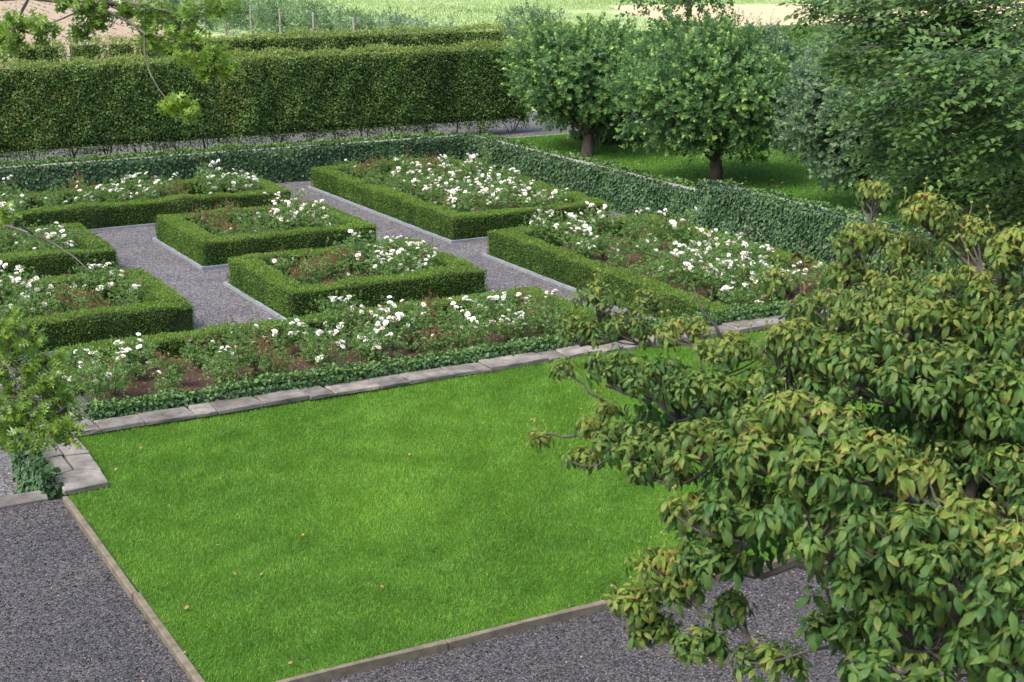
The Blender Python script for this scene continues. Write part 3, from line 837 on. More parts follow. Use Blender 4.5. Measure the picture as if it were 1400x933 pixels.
BEDNAME = {'strip': 'front strip bed', 'C2': 'nearer centre bed', 'C1': 'farther centre bed', 'C3': 'large bed by wall corner',
           'C4': 'right bed behind dogwood', 'L3': 'near left bed', 'L2': 'middle left bed', 'L1': 'long far left bed'}
LOOK = {'white': 'rose bush crowded with white blooms', 'some': 'rose bush with several white blooms', 'few': 'leafy rose bush, few white blooms',
        'green': 'green rose bush without blooms', 'red': 'rose bush with reddish shoots', 'sparse': 'thin open rose bush'}
_o = ['first', 'second', 'third', 'fourth', 'fifth', 'sixth', 'seventh', 'eighth', 'ninth', 'tenth', 'eleventh', 'twelfth', 'thirteenth', 'fourteenth', 'fifteenth', 'sixteenth', 'seventeenth', 'eighteenth', 'nineteenth']
ORD = _o + ['twentieth'] + ['twenty-' + k for k in _o[:9]] + ['thirtieth'] + ['thirty-' + k for k in _o[:9]]
for key, (x0, x1, y0, y1) in BEDS.items():
    z = {'strip': .3, 'C4': .17}.get(key, .08)
    xa, xb = x0 + .92, x1 - .92
    ya, yb = (20.75, y1 - .95) if key in ('strip', 'C4') else (y0 + .92, y1 - .9)
    if key == 'strip': xa = 4.9; yb = y1 - 1.2
    if key == 'C4': xb = x1 - 1.25; yb = y1 - 1.35
    nx = max(2, int(round((xb - xa) / .86)) + 1); ny = max(2, int(round((yb - ya) / .92)) + 1)
    found = []
    for j in range(ny):
        for i in range(nx):
            x = xa + (xb - xa) * (i + (.25 if j % 2 else 0)) / (nx - 1 + .25) + rng.normal(0, .09)
            y = ya + (yb - ya) * j / (ny - 1) + rng.normal(0, .09)
            px, py = project((x, y, z + .55))
            if px < -40 or (key == 'C4' and (py > 425 or px > 1120)): continue
            if any(math.hypot(px - a, (py - c) * 1.3) < r_ for a, c, r_ in BARE): continue
            style = None
            for a, c, r_ in RED:
                if math.hypot(px - a, py - c) < r_: style = 'red'
            for a, c, r_ in WHITE:
                if math.hypot(px - a, py - c) < r_ * (1.35 if py > 380 else 1): style = 'white' if rng.random() < .8 else 'some'
            if style is None: style = str(rng.choice(['some', 'few', 'green', 'sparse', 'red'], p=[.3, .3, .17, .18, .05]))
            found.append((px, x, y, style))
    found.sort()
    seen = {}
    for px, x, y, style in found:
        k = seen.get(style, 0); seen[style] = k + 1
    tot = dict(seen); seen = {}
    for px, x, y, style in found:
        k = seen.get(style, 0); seen[style] = k + 1
        pos = 'the only such' if tot[style] == 1 else ('leftmost' if k == 0 else ('rightmost' if k == tot[style] - 1 else ORD[k] + ' from left'))
        b_ = thing('rose_bush', (x, y, z), f"{LOOK[style]}, {pos} in {BEDNAME[key]}", 'rose bush', 'rose bushes in the hedged beds')
        b_.rotation_euler = (0, 0, rng.uniform(0, 6.28)); s = {'white': rng.uniform(.82, .98), 'some': rng.uniform(.72, .92), 'red': rng.uniform(.66, .85)}.get(style, rng.uniform(.6, .82))
        s *= .9 if key == 'strip' else 1
        b_.scale = (s, s, s * rng.uniform(.8, 1.12))
        ca, fo, re_, sp = VARS[style][rng.integers(len(VARS[style]))]
        o = link(bpy.data.objects.new('canes', ca), b_); o['kind'] = 'stuff'
        o = link(bpy.data.objects.new('foliage', fo), b_); o['kind'] = 'stuff'
        o = link(bpy.data.objects.new('new_shoots', re_), b_); o['kind'] = 'stuff'
        for (p, r_, rx, ry, rz) in sp:
            o = link(bpy.data.objects.new('bloom', BLOOMS[rng.integers(4)]), b_)
            o.location = p; o.scale = (r_, r_, r_); o.rotation_euler = (rx, ry, rz)

# ------------------------------------------------------------------ apple trees and other trees
def apple(loc, cz, radii, label, seed, mat='apple_leaf', nclump=85, per=30, dx=0.0, dy=0.0, trunk=.2, fork=1.35, leaf=.115):
    t = thing('apple_tree', loc, label, 'tree', 'old apple trees of the orchard')
    lv = Leaves()
    c = (loc[0] + dx, loc[1] + dy, cz)
    cc = crown(lv, c, radii, nclump, per, 10, leaf, leaf * .68, shoot_len=.27, rc=.24, seed=seed, flat_bottom=cz - radii[2] * .72, inner=1500, age1=.75, up=.2)
    mb = MB(); limbs(mb, (loc[0], loc[1], GO - .1), (loc[0] + dx * .3, loc[1] + dy * .3, fork), cc[::3], trunk, trunk * .8)
    mb.build('trunk', M['bark'], t, smooth=True)
    lv.build('crown', T_DIAMOND, M[mat], t)
    return t
apple((22.95, 36.8, GO), 2.88, (2.1, 2.3, 1.5), 'round-headed apple tree with a thick dark trunk, left of the two front ones', 70, dx=.55, dy=.9)
apple((23.3, 31.05, GO), 3.02, (2.15, 2.15, 1.6), 'round-headed apple tree in the middle of the orchard row, crown nearly to the ground', 71, dx=.1, dy=.3)
apple((24.0, 25.8, GO), 2.95, (1.75, 1.75, 1.6), 'paler apple tree at the end of the row, beside the beech', 72, mat='pear_leaf', dx=0, dy=.5)
apple((30.5, 33.0, GO), 2.75, (2.3, 2.3, 1.5), 'apple tree in the second row, seen behind the gap between crowns', 73, mat='willow_leaf', per=22)
apple((30.3, 38.8, GO), 2.5, (2.0, 2.0, 1.4), 'farther apple tree in the second row, behind the first crown', 74, mat='willow_leaf', per=22)
apple((31.5, 27.4, GO), 2.8, (2.2, 2.2, 1.6), 'dark apple tree at the right end of the second row', 75, per=22)

def shrub(name, loc, cz, radii, label, cat, mat, seed, L=.12, W=.05, nclump=40, per=14, up=.6, group=None):
    t = thing(name, loc, label, cat, group)
    lv = Leaves()
    cc = crown(lv, (loc[0], loc[1], cz), radii, nclump, per, 8, L, W, shoot_len=.5, rc=.32, seed=seed, flat_bottom=GO + .1, inner=120, up=up)
    mb = MB(); limbs(mb, (loc[0], loc[1], GO - .1), (loc[0], loc[1], GO + .6), cc[::3], .08, .07, 5)
    mb.build('stems', M['twig'], t)
    lv.build('foliage', T_DIAMOND, M[mat], t)
shrub('field_shrub', (38.3, 66.8, GO), 1.95, (1.6, 1.6, 1.25), 'bushy grey-green shrub behind the rear hedge, left of the apple trees', 'shrub', 'willow_leaf', 90, L=.2, W=.08, nclump=34, per=10)
shrub('field_shrub', (31.0, 66.6, GO), 1.85, (1.5, 1.6, 1.0), 'pale leafy shrub at the end of the trellis rows', 'shrub', 'field_leaf', 91, L=.2, W=.09, nclump=26, per=9)
shrub('field_shrub', (33.2, 66.5, GO), 1.6, (1.2, 1.4, .95), 'low shrub just right of the trellis rows', 'shrub', 'field_leaf', 92, L=.2, W=.09, nclump=24, per=8)
shrub('field_shrub', (39.6, 52.2, GO), 2.1, (2.2, 2.2, 1.35), 'tall willow-like shrub rising behind the two apple crowns', 'shrub', 'willow_leaf', 93, L=.13, W=.035)
shrub('field_shrub', (42.5, 47.2, GO), 1.7, (2.0, 2.0, 1.1), 'shrub between the maize and the pale apple tree', 'shrub', 'apple_leaf', 94)
shrub('field_shrub', (46.5, 46.0, GO), 1.7, (2.4, 2.4, 1.2), 'broad shrub left of the beech, in front of the maize', 'shrub', 'apple_leaf', 95)

# distant trees at the field edge (their lower boughs hang into the top of the picture)
def far_tree(loc, cz, radii, label, seed, mat='beech_leaf', trunk=.14):
    t = thing('field_tree', loc, label, 'tree')
    lv = Leaves()
    cc = crown(lv, (loc[0], loc[1], cz), radii, 60, 16, 9, .16, .1, shoot_len=.6, rc=.26, seed=seed, inner=200)
    mb = MB(); limbs(mb, (loc[0], loc[1], GO - .1), (loc[0], loc[1], cz - radii[2] * .5), cc[::3], trunk, trunk * .7)
    mb.build('trunk', M['bark'], t, smooth=True); lv.build('crown', T_DIAMOND, M[mat], t)
p = at(945, -62, 60); far_tree((p[0], p[1], GO), p[2], (3.3, 3.3, 2.3), 'tree whose lowest boughs hang in at the top edge above the maize', 96)

# beech on the right
def beech():
    base = at(1590, 300, 16.5); base[2] = GF
    t = thing('beech_tree', base, 'large dark beech with layered sprays filling the upper right corner', 'tree')
    lv = Leaves(); mb = MB(); sp = []
    discs = [(1200, 15, 45), (1250, 55, 65), (1300, 30, 90), (1370, 60, 90), (1250, 110, 60), (1310, 120, 80), (1385, 140, 90), (1225, 150, 40), (1270, 190, 70), (1345, 210, 80),
             (1400, 240, 90), (1235, 205, 40), (1290, 245, 50), (1380, 300, 70), (1460, 60, 100), (1470, 200, 110), (1460, 330, 110), (1330, 290, 50), (1150, 10, 22), (1190, 75, 30), (1550, 120, 150), (1290, 10, 110)]
    trunk = MB()
    top = base + np.array([.2, .3, 9.0])
    trunk.tube([base + (0, 0, -.1), base + (0, 0, .5), base + (.05, .1, 3), base + (.1, .2, 6), top], [.42, .33, .28, .2, .1], 12)
    for (x, y, r) in discs:
        d = 16.2 + rng.normal(0, .9) - (x - 1300) * .002
        c = at(x, y, d)
        rr_ = r * d / FPX
        s = base + np.array([.1, .15, min(8.5, max(1.5, (c[2] - base[2]) * .75))])
        e = c + np.array([0, 0, -.1])
        pts = bez(s, (s + e) / 2 + np.array([0, 0, .5]), e, 7)
        trunk.tube(pts, np.linspace(.04, .008, 7), 6, cap=False)
        ns = int(16 + (r / 10) ** 2 * 1.45)
        q = rand_dirs(ns) * (rng.random(ns) ** .4)[:, None]
        B = c + q * np.array([rr_, rr_, rr_ * .9])
        out = norm((B - base) * np.array([1, 1, 0]) + rng.normal(0, 1.1, (ns, 3)) * np.array([1, 1, .0]))
        out[:, 2] = rng.normal(.0, .22, ns)
        out = norm(out)
        ln = rng.uniform(.3, .65, ns)
        nn = norm(np.array([0, 0, 1.0]) + rng.normal(0, .28, (ns, 3)))
        side = norm(np.cross(nn, out))
        tone = rng.random(ns)
        per = 16
        for i in range(per):
            tt = (i + .3) / per
            sg = 1 if i % 2 else -1
            pos = B + out * (ln * tt)[:, None] + np.array([0, 0, -1]) * (ln * tt * tt * .25)[:, None] + side * (sg * rng.uniform(0, .13, ns) * (1.2 - tt))[:, None]
            dd = out * .75 + side * sg * .75 + rng.normal(0, .22, (ns, 3)); dd[:, 2] -= .2
            lv.add(pos, dd, nn + rng.normal(0, .3, (ns, 3)), .082 * rng.uniform(.7, 1.15, ns), .052, np.clip(tone * .6 + rng.random(ns) * .4, 0, 1), np.clip(.5 * tt * rng.random(ns) + (tone > .93) * .4, 0, 1))
        for b_, o_, l_ in zip(B[::3], out[::3], ln[::3]):
            mb.tube([b_, b_ + o_ * l_ * .6, b_ + o_ * l_ - np.array([0, 0, l_ * .2])], [.006, .004, .002], 3, cap=False)
    trunk.build('trunk', M['bark'], t, smooth=True)
    mb.build('twigs', M['twig'], t)['kind'] = 'stuff'
    lv.build('crown', T_DIAMOND, M['beech_leaf'], t)
beech()

# ------------------------------------------------------------------ near trees: leaves picked apart are parts of their own
def leaf_parts(lv, tpls, mat, root, name='leaf', most=300, cam_only=True, levels=5):
    """the leaves nearest the camera become objects of their own that share a few meshes; the rest is one part"""
    P, D, Nn, L, W, rnd, age = lv.arrays()
    D = norm(D); S = norm(np.cross(Nn, D)); U = np.cross(D, S)
    v = P - CAM; w_ = v @ FW
    px = CX + FPX * (v @ RT) / w_; py = CY - FPX * (v @ UP) / w_
    inside = (px > 5) & (px < 1395) & (py > 5) & (py < 928)
    score = np.where(inside, L / np.linalg.norm(v, axis=1) * (1 + .5 * rng.random(len(P))), -1)
    pick = np.argsort(-score)[:most]
    keep = np.ones(len(P), bool); keep[pick] = False
    cache = {}
    for i in pick:
        key = (int(rnd[i] * levels * .999), int(min(age[i], .999) * levels), int(rng.integers(len(tpls))))
        if key not in cache:
            t = tpls[key[2]]
            at_ = {'rnd': np.full(len(t.v), (key[0] + .5) / levels), 'age': np.full(len(t.v), (key[1] + .3) / levels), 'rim': t.rim, 'tip': t.tip}
            cache[key] = np_mesh(name, t.v, t.f, mat, at_, smooth=True)
        o = bpy.data.objects.new(name, cache[key]); link(o, root)
        R = Matrix(((D[i][0], S[i][0], U[i][0]), (D[i][1], S[i][1], U[i][1]), (D[i][2], S[i][2], U[i][2]))).to_4x4()
        o.matrix_basis = Matrix.Translation(Vector(P[i]) - Vector(root.location)) @ R @ Matrix.Diagonal((L[i], W[i], L[i], 1))
    third = rng.integers(0, len(tpls), len(P))
    meshes = [lv.mesh('leaves', t, mat, keep & (third == k)) for k, t in enumerate(tpls)]
    if len(meshes) == 1:
        o = mesh_obj('leaves', meshes[0], root); o['kind'] = 'stuff'
    else:
        bm = bmesh.new()
        for me in meshes: bm.from_mesh(me)
        me = bpy.data.meshes.new('leaves'); bm.to_mesh(me); bm.free(); me.materials.append(mat)
        o = mesh_obj('leaves', me, root); o['kind'] = 'stuff'

# dogwood in the right foreground
rng = np.random.default_rng(12)
def dogwood():
    base = at(1500, 980, 6.0); base[2] = GF
    t = thing('dogwood_tree', base, 'flowering dogwood in the right foreground with drooping yellow-edged leaves', 'tree')
    lv = Leaves(); tw = MB(); fruit = []
    # point of the photograph, half width, half height, distance, colour turn
    clumps = [(1195, 262, 26, 20, 6.6, .95), (1195, 318, 20, 16, 6.6, .8), (1270, 290, 42, 32, 6.5, .9), (1325, 330, 45, 40, 6.4, .8), (1390, 350, 40, 45, 6.2, .8), (1172, 330, 36, 30, 6.6, .75), (1235, 350, 50, 35, 6.5, .6),
              (1160, 372, 36, 26, 6.5, .7), (1060, 378, 24, 14, 6.4, .6), (1230, 395, 70, 30, 6.3, .6), (1330, 400, 70, 40, 6.2, .6), (1140, 420, 60, 28, 6.2, .55), (1095, 470, 60, 40, 6.1, .6), (1250, 440, 90, 40, 6.1, .45), (1370, 450, 70, 50, 6.0, .5),
              (815, 402, 36, 22, 6.5, .6), (880, 410, 30, 16, 6.5, .6), (790, 450, 30, 30, 6.5, .45), (850, 445, 50, 30, 6.5, .45), (770, 500, 16, 14, 6.5, .35), (835, 500, 40, 35, 6.4, .2), (940, 455, 50, 25, 6.4, .8), (1000, 480, 55, 30, 6.3, .6), (900, 520, 60, 45, 6.2, .2), (970, 540, 60, 40, 6.1, .2),
              (742, 594, 18, 5, 6.5, .9), (800, 575, 16, 8, 6.5, .85), (830, 552, 18, 7, 6.4, .8), (800, 622, 30, 14, 6.3, .6), (860, 600, 55, 30, 6.1, .4), (900, 640, 50, 30, 5.9, .4), (960, 610, 70, 40, 5.8, .45), (1040, 580, 50, 40, 5.7, .6),
              (1090, 555, 50, 24, 5.5, .85), (1140, 575, 50, 28, 5.4, .75), (1050, 620, 60, 40, 5.5, .5), (1130, 640, 80, 50, 5.3, .35), (1200, 615, 45, 32, 5.3, .75), (1260, 655, 50, 30, 5.2, .7), (1320, 700, 55, 34, 5.1, .7), (1385, 745, 50, 36, 5.0, .7),
              (1020, 690, 60, 50, 5.5, .2), (940, 700, 40, 30, 5.7, .6), (1120, 710, 90, 50, 5.3, .1), (1230, 740, 90, 55, 5.1, .15), (1330, 790, 90, 60, 5.0, .15), (1180, 800, 70, 45, 5.3, .1), (1280, 860, 100, 60, 5.1, .1), (1380, 880, 70, 60, 5.0, .1), (1150, 860, 50, 40, 5.4, .05),
              (905, 770, 50, 22, 5.9, .85), (860, 815, 45, 20, 5.9, .85), (930, 800, 40, 30, 5.9, .45), (890, 855, 40, 30, 5.9, .3), (975, 760, 50, 40, 5.7, .2), (1000, 830, 30, 25, 5.8, .2), (960, 880, 40, 26, 5.8, .2), (1050, 900, 50, 22, 5.7, .2), (1220, 915, 70, 24, 5.0, .2),
              (1180, 500, 90, 50, 6.0, .25), (1290, 520, 90, 60, 5.9, .25), (1380, 560, 80, 70, 5.8, .25), (1300, 610, 80, 50, 5.8, .15), (1390, 650, 60, 50, 5.6, .2), (1080, 520, 60, 30, 6.0, .3), (1460, 480, 90, 120, 5.9, .4), (1470, 720, 80, 130, 5.3, .3)]
    # the darker leaves inside the head
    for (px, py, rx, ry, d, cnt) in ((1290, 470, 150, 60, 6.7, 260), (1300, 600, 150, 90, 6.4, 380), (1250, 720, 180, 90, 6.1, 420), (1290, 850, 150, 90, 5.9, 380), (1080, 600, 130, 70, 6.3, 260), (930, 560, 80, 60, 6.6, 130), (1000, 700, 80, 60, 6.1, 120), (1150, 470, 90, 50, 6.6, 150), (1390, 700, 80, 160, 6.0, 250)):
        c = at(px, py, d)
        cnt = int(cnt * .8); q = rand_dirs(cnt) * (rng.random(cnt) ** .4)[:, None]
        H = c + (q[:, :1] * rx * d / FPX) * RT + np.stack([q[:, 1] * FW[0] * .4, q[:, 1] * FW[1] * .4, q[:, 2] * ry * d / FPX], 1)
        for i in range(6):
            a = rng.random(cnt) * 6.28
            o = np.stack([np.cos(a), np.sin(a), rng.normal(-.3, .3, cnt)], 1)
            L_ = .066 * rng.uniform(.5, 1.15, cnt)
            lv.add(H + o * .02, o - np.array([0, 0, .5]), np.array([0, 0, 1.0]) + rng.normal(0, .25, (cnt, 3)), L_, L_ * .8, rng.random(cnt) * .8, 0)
    tk = MB()
    fork = at(1345, 935, 5.9)
    stems = []
    tk.tube(bez(base + (0, 0, -.1), base + np.array([0, 0, .9]), fork, 7), np.linspace(.13, .06, 7), 9)
    for k, (px, py, dd) in enumerate(((1040, 790, 5.75), (1290, 540, 6.1), (1390, 660, 5.6), (1000, 600, 6.1), (1200, 760, 5.5), (1180, 660, 5.6))):
        e = at(px, py, dd)
        c = bez(fork, fork + (e - fork) * .45 + np.array([0, 0, .45]), e, 9)
        c[2:8] += rng.normal(0, .03, (6, 3))
        tk.tube(c, np.linspace(.034, .011, 9), 7, cap=False)
        stems.append(c)
    nodes = np.concatenate([s[3:] for s in stems])
    clumps.sort(key=lambda q: np.linalg.norm(at(q[0], q[1], q[4]) - fork))
    for (px, py, rx, ry, d, turn) in clumps:
        d = d + rng.normal(0, .06)
        c = at(px, py, d)
        hx = rx * d / FPX; hz = ry * d / FPX
        near = nodes[np.argmin(np.linalg.norm(nodes - c, axis=1) + np.maximum(0, nodes[:, 2] - c[2]) * 1.2)]
        e = c - np.array([0, 0, hz * .6])
        m_ = (near + e) / 2 + np.array([0, 0, -.06]) + rng.normal(0, .05, 3)
        limb = bez(near, m_, e, 6)
        limb[1:5] += rng.normal(0, .005, (4, 3))
        tk.tube(limb, np.linspace(.008, .003, 6), 5, cap=False)
        nodes = np.concatenate([nodes, limb[2:]])
        nh = int(8 + hx * hz * (1350 if d < 5.7 else 2100))
        a = rng.random(nh) * 6.283; rr_ = np.sqrt(rng.random(nh))
        H = c + (np.cos(a) * rr_ * hx)[:, None] * RT + np.stack([FW[0] * np.sin(a) * rr_ * hx * .9, FW[1] * np.sin(a) * rr_ * hx * .9, np.zeros(nh)], 1)
        H[:, 2] += hz * (np.sqrt(np.maximum(0, 1 - rr_ ** 2)) * 1.15 - .3) * rng.choice([1, 1, .9, .7, .2], nh)
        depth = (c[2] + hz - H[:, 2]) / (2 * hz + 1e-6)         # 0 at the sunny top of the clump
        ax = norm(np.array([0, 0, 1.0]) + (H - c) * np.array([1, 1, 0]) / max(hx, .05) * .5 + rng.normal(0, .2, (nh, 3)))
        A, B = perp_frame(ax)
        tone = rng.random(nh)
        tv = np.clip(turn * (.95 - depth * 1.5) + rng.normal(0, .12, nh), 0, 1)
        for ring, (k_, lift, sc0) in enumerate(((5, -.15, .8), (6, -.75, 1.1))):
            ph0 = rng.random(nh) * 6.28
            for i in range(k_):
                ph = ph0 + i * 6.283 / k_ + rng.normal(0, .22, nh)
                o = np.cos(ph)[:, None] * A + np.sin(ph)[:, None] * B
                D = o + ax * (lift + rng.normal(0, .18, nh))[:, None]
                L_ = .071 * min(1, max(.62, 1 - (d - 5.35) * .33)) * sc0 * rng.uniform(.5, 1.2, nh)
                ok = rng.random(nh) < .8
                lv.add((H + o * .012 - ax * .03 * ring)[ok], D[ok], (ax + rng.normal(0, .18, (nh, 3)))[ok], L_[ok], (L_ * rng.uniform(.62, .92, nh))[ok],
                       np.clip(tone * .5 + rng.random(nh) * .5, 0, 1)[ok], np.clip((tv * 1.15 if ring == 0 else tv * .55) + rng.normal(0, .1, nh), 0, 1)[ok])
        for h_, x_ in zip(H[::2], ax[::2]):
            s = limb[rng.integers(3, 6)]
            tw.tube([s, (s + h_) / 2 + np.array([0, 0, -.02]), h_ - x_ * .02], [.005, .004, .003], 3, cap=False)
        if turn > .5:
            for h_ in H[rng.permutation(nh)[:3 + nh // 3]]:
                if h_[2] > c[2] + hz * .2: fruit.append(h_)
    # a bare twig and a withered shoot stand out above the leaves
    tk.tube([at(990, 470, 6.3), at(978, 445, 6.3), at(960, 425, 6.3), at(946, 388, 6.3)], [.009, .007, .005, .003], 5)
    tk.tube([at(966, 430, 6.3), at(972, 408, 6.3), at(974, 392, 6.3)], [.004, .003, .002], 4)
    wl = Leaves()
    for (x, y) in ((1100, 345), (1098, 360), (1092, 385), (1085, 400)):
        c = at(x, y, 6.4); k = 7
        wl.add(c + rng.normal(0, .015, (k, 3)), rng.normal(0, .5, (k, 3)) + np.array([0, 0, -.8]), rng.normal(0, 1, (k, 3)), .05, .03)
    wl.build('withered_leaves', T_DOG[1], M['withered_leaf'], t)
    tw.tube([at(1080, 420, 6.4), at(1092, 385, 6.4), at(1100, 340, 6.4)], [.005, .004, .003], 4)
    tk.build('trunk', M['twig'], t, smooth=True)
    tw.build('twigs', M['twig'], t)['kind'] = 'stuff'
    leaf_parts(lv, T_DOG, M['dogwood_leaf'], t)
    # fruits on upright stalks
    fm = MB(); fm.tube([(0, 0, 0), (.004, 0, .03), (0, .002, .06)], [.0022, .002, .002], 4)
    bm = bmesh.new(); bmesh.ops.create_icosphere(bm, subdivisions=1, radius=.0085, matrix=Matrix.Translation((0, .002, .064)))
    fm.add([v.co for v in bm.verts], [[v.index for v in f.verts] for f in bm.faces]); bm.free()
    fme = fm.mesh('fruit', M['dogwood_fruit'])
    rng.shuffle(fruit)
    for h_ in fruit[:130]:
        o = link(bpy.data.objects.new('fruit', fme), t)
        o.location = Vector(h_) - Vector(base); o.rotation_euler = (rng.normal(0, .2), rng.normal(0, .2), 0); s = rng.uniform(.6, .95); o.scale = (s, s, s)
dogwood()

# oak reaching in from the left
def oak():
    base = at(-420, 700, 9.5); base[2] = GF
    t = thing('oak_tree', base, 'oak with bright lobed leaves reaching in from the left edge', 'tree')
    lv = Leaves(); tk = MB(); tw = MB()
    clumps = [(20, 40, 42, 24, 7.6, .5), (-10, 60, 30, 18, 7.6, .5), (60, 35, 16, 10, 7.6, .6), (100, 2, 30, 12, 7.8, .3), (150, 8, 40, 14, 7.8, .3), (200, 18, 45, 22, 7.8, .3), (245, 22, 45, 28, 7.7, .35), (300, 8, 35, 14, 7.8, .3), (215, 55, 35, 16, 7.7, .3),
              (265, 62, 32, 18, 7.6, .6), (290, 80, 26, 16, 7.6, .7), (310, 95, 18, 10, 7.6, .8), (278, 98, 14, 10, 7.6, .5), (112, 42, 12, 9, 7.8, .1), (130, 30, 14, 8, 7.8, .2), (240, 140, 16, 10, 7.5, .8), (258, 150, 14, 14, 7.5, .6),
              (20, 450, 40, 22, 8.2, .5), (10, 500, 50, 34, 8.2, .4), (65, 495, 30, 22, 8.2, .6), (30, 545, 60, 30, 8.1, .4), (88, 550, 30, 26, 8.1, .5), (40, 590, 50, 24, 8.0, .35), (95, 590, 26, 18, 8.0, .5), (8, 575, 40, 40, 8.2, .2), (70, 525, 40, 22, 8.1, .5), (6, 292, 10, 8, 8.0, .7), (-30, 470, 40, 60, 8.4, .3)]
    top = base + np.array([.1, .1, 9])
    tk.tube([base + (0, 0, -.1), base + (0, 0, .6), base + (.05, .05, 4), top], [.3, .24, .2, .1], 10)
    upper = bez(base + np.array([.05, .05, 5.4]), at(-150, -60, 8.2), at(120, 8, 7.8), 8)
    tk.tube(upper, np.linspace(.04, .01, 8), 6, cap=False)
    up2 = bez(upper[-1], at(170, 20, 7.75), at(200, 48, 7.65), 5); tk.tube(up2, np.linspace(.01, .007, 5), 5, cap=False)
    up3 = bez(at(198, 46, 7.65), at(192, 95, 7.6), at(228, 136, 7.5), 6); tk.tube(up3, np.linspace(.005, .003, 6), 4, cap=False)
    up4 = bez(at(120, 8, 7.8), at(190, -6, 7.75), at(260, 30, 7.7), 6); tk.tube(up4, np.linspace(.012, .006, 6), 4, cap=False)
    up5 = bez(at(235, 25, 7.72), at(262, 55, 7.65), at(300, 90, 7.6), 6); tk.tube(up5, np.linspace(.008, .004, 6), 4, cap=False)
    low = bez(base + np.array([.05, .05, 3.2]), at(-150, 470, 8.6), at(10, 520, 8.2), 8); tk.tube(low, np.linspace(.06, .015, 8), 6, cap=False)
    low2 = bez(at(10, 520, 8.2), at(60, 520, 8.1), at(85, 560, 8.05), 5); tk.tube(low2, np.linspace(.012, .005, 5), 5, cap=False)
    bare = bez(at(-60, 300, 8.4), at(60, 305, 8.1), at(124, 372, 8.0), 7); tk.tube(bare, np.linspace(.008, .003, 7), 4, cap=False)
    for q in ((100, 318, 140, 318), (60, 316, 72, 300), (118, 352, 128, 330), (120, 362, 136, 366)):
        tk.tube([at(q[0], q[1], 8.05), at((q[0] + q[2]) / 2, (q[1] + q[3]) / 2 + 3, 8.05), at(q[2], q[3], 8.0)], [.004, .003, .002], 3, cap=False)
    nodes = np.concatenate([upper, up2, up3, up4, up5, low, low2, bare])
    for (px, py, rx, ry, d, turn) in clumps:
        c = at(px, py, d); hx = rx * d / FPX; hz = ry * d / FPX
        near = nodes[np.argmin(np.linalg.norm(nodes - c, axis=1))]
        tw.tube(bez(near, (near + c) / 2 + rng.normal(0, .03, 3), c, 5), np.linspace(.006, .003, 5), 4, cap=False)
        nh = int(8 + hx * hz * 1150)
        q = rand_dirs(nh) * (rng.random(nh) ** .4)[:, None]
        H = c + (q[:, :1] * hx) * RT + np.stack([q[:, 1] * hx * FW[0], q[:, 1] * hx * FW[1], q[:, 2] * hz], 1)
        D0 = norm((H - near) + rng.normal(0, .08, (nh, 3)) + RT * .12)
        for h_ in H: tw.tube([c + (h_ - c) * .1, h_], [.003, .002], 3, cap=False)
        A, B = perp_frame(D0); tone = rng.random(nh)
        for i in range(7):
            ph = i * 2.4 + rng.normal(0, .5, nh)
            al = np.radians(rng.uniform(25, 75, nh))[:, None]
            o = np.cos(ph)[:, None] * A + np.sin(ph)[:, None] * B
            D = D0 * np.cos(al) + o * np.sin(al); D[:, 2] -= .15
            Nn = np.array([0, 0, 1.0]) * .7 - o * .4 + rng.normal(0, .45, (nh, 3))
            L_ = rng.uniform(.045, .075, nh)
            lv.add(H - D0 * rng.uniform(0, .05, nh)[:, None], D, Nn, L_, L_ * rng.uniform(.85, 1.1, nh), np.clip(tone * .5 + rng.random(nh) * .5, 0, 1), np.clip(turn * (rng.random(nh) * .9 + .35), 0, 1))
    tk.build('trunk', M['grey_bark'], t, smooth=True)
    tw.build('twigs', M['twig'], t)['kind'] = 'stuff'
    leaf_parts(lv, [T_OAK], M['oak_leaf'], t)
oak()

# ------------------------------------------------------------------ trellis rows, maize, meadow grass beyond the hedges
for r_ in range(3):
    x = 31.3 + r_ * 2.1
    y0, y1 = 71.0 + r_ * 1.2, 112.0
    t = thing('trellis_row', (x, y0, GO), ['front row of posts and climbing greenery on a trellis beyond the hedges', 'second trellis row of climbing greenery from the ploughed field', 'farthest trellis row of climbing greenery, next to the meadow'][r_], 'trellis row', 'trellis rows beyond the hedges')
    if r_ == 0:
        for yy in (72.7, 78.3, 83.5, 88.5, 93.3, 97.6, 102.5, 107.5):
            mb = MB(); mb.tube([(x - .28, yy, GO - .1), (x - .28, yy, 2.85)], [.075, .07], 8); mb.build('post', M['post'], t)
    lv = Leaves(); n = int((y1 - y0) * (80 if r_ == 0 else 45))
    P = np.stack([x + rng.normal(0, .22, n) + .1, np.round(rng.uniform(y0, y1, n) / 1.5) * 1.5 + rng.normal(0, .27, n), GO + .1 + 1.8 * rng.random(n) ** .75], 1)
    P[:, 2] += .16 * np.sin(np.round(P[:, 1] / 1.5) * 12.9)
    wv = Waves(300 + r_, 3)
    P[:, 0] += .18 * wv(P * np.array([1, 1.0, .3]), .35)
    P[:, 2] += .12 * wv(P[:, [1, 1, 0]], .3)
    shoots(lv, P, np.array([-.35, 0, .75]) + rng.normal(0, .5, P.shape),   .25, 4, .2, .085, 0, .4, np.clip(.42 + .5 * np.sin(np.round(P[:, 1] / 1.5) * 7.7) + rng.normal(0, .15, n), 0, 1))
    lv.build('foliage', T_DIAMOND, M['trellis_leaf'], t)

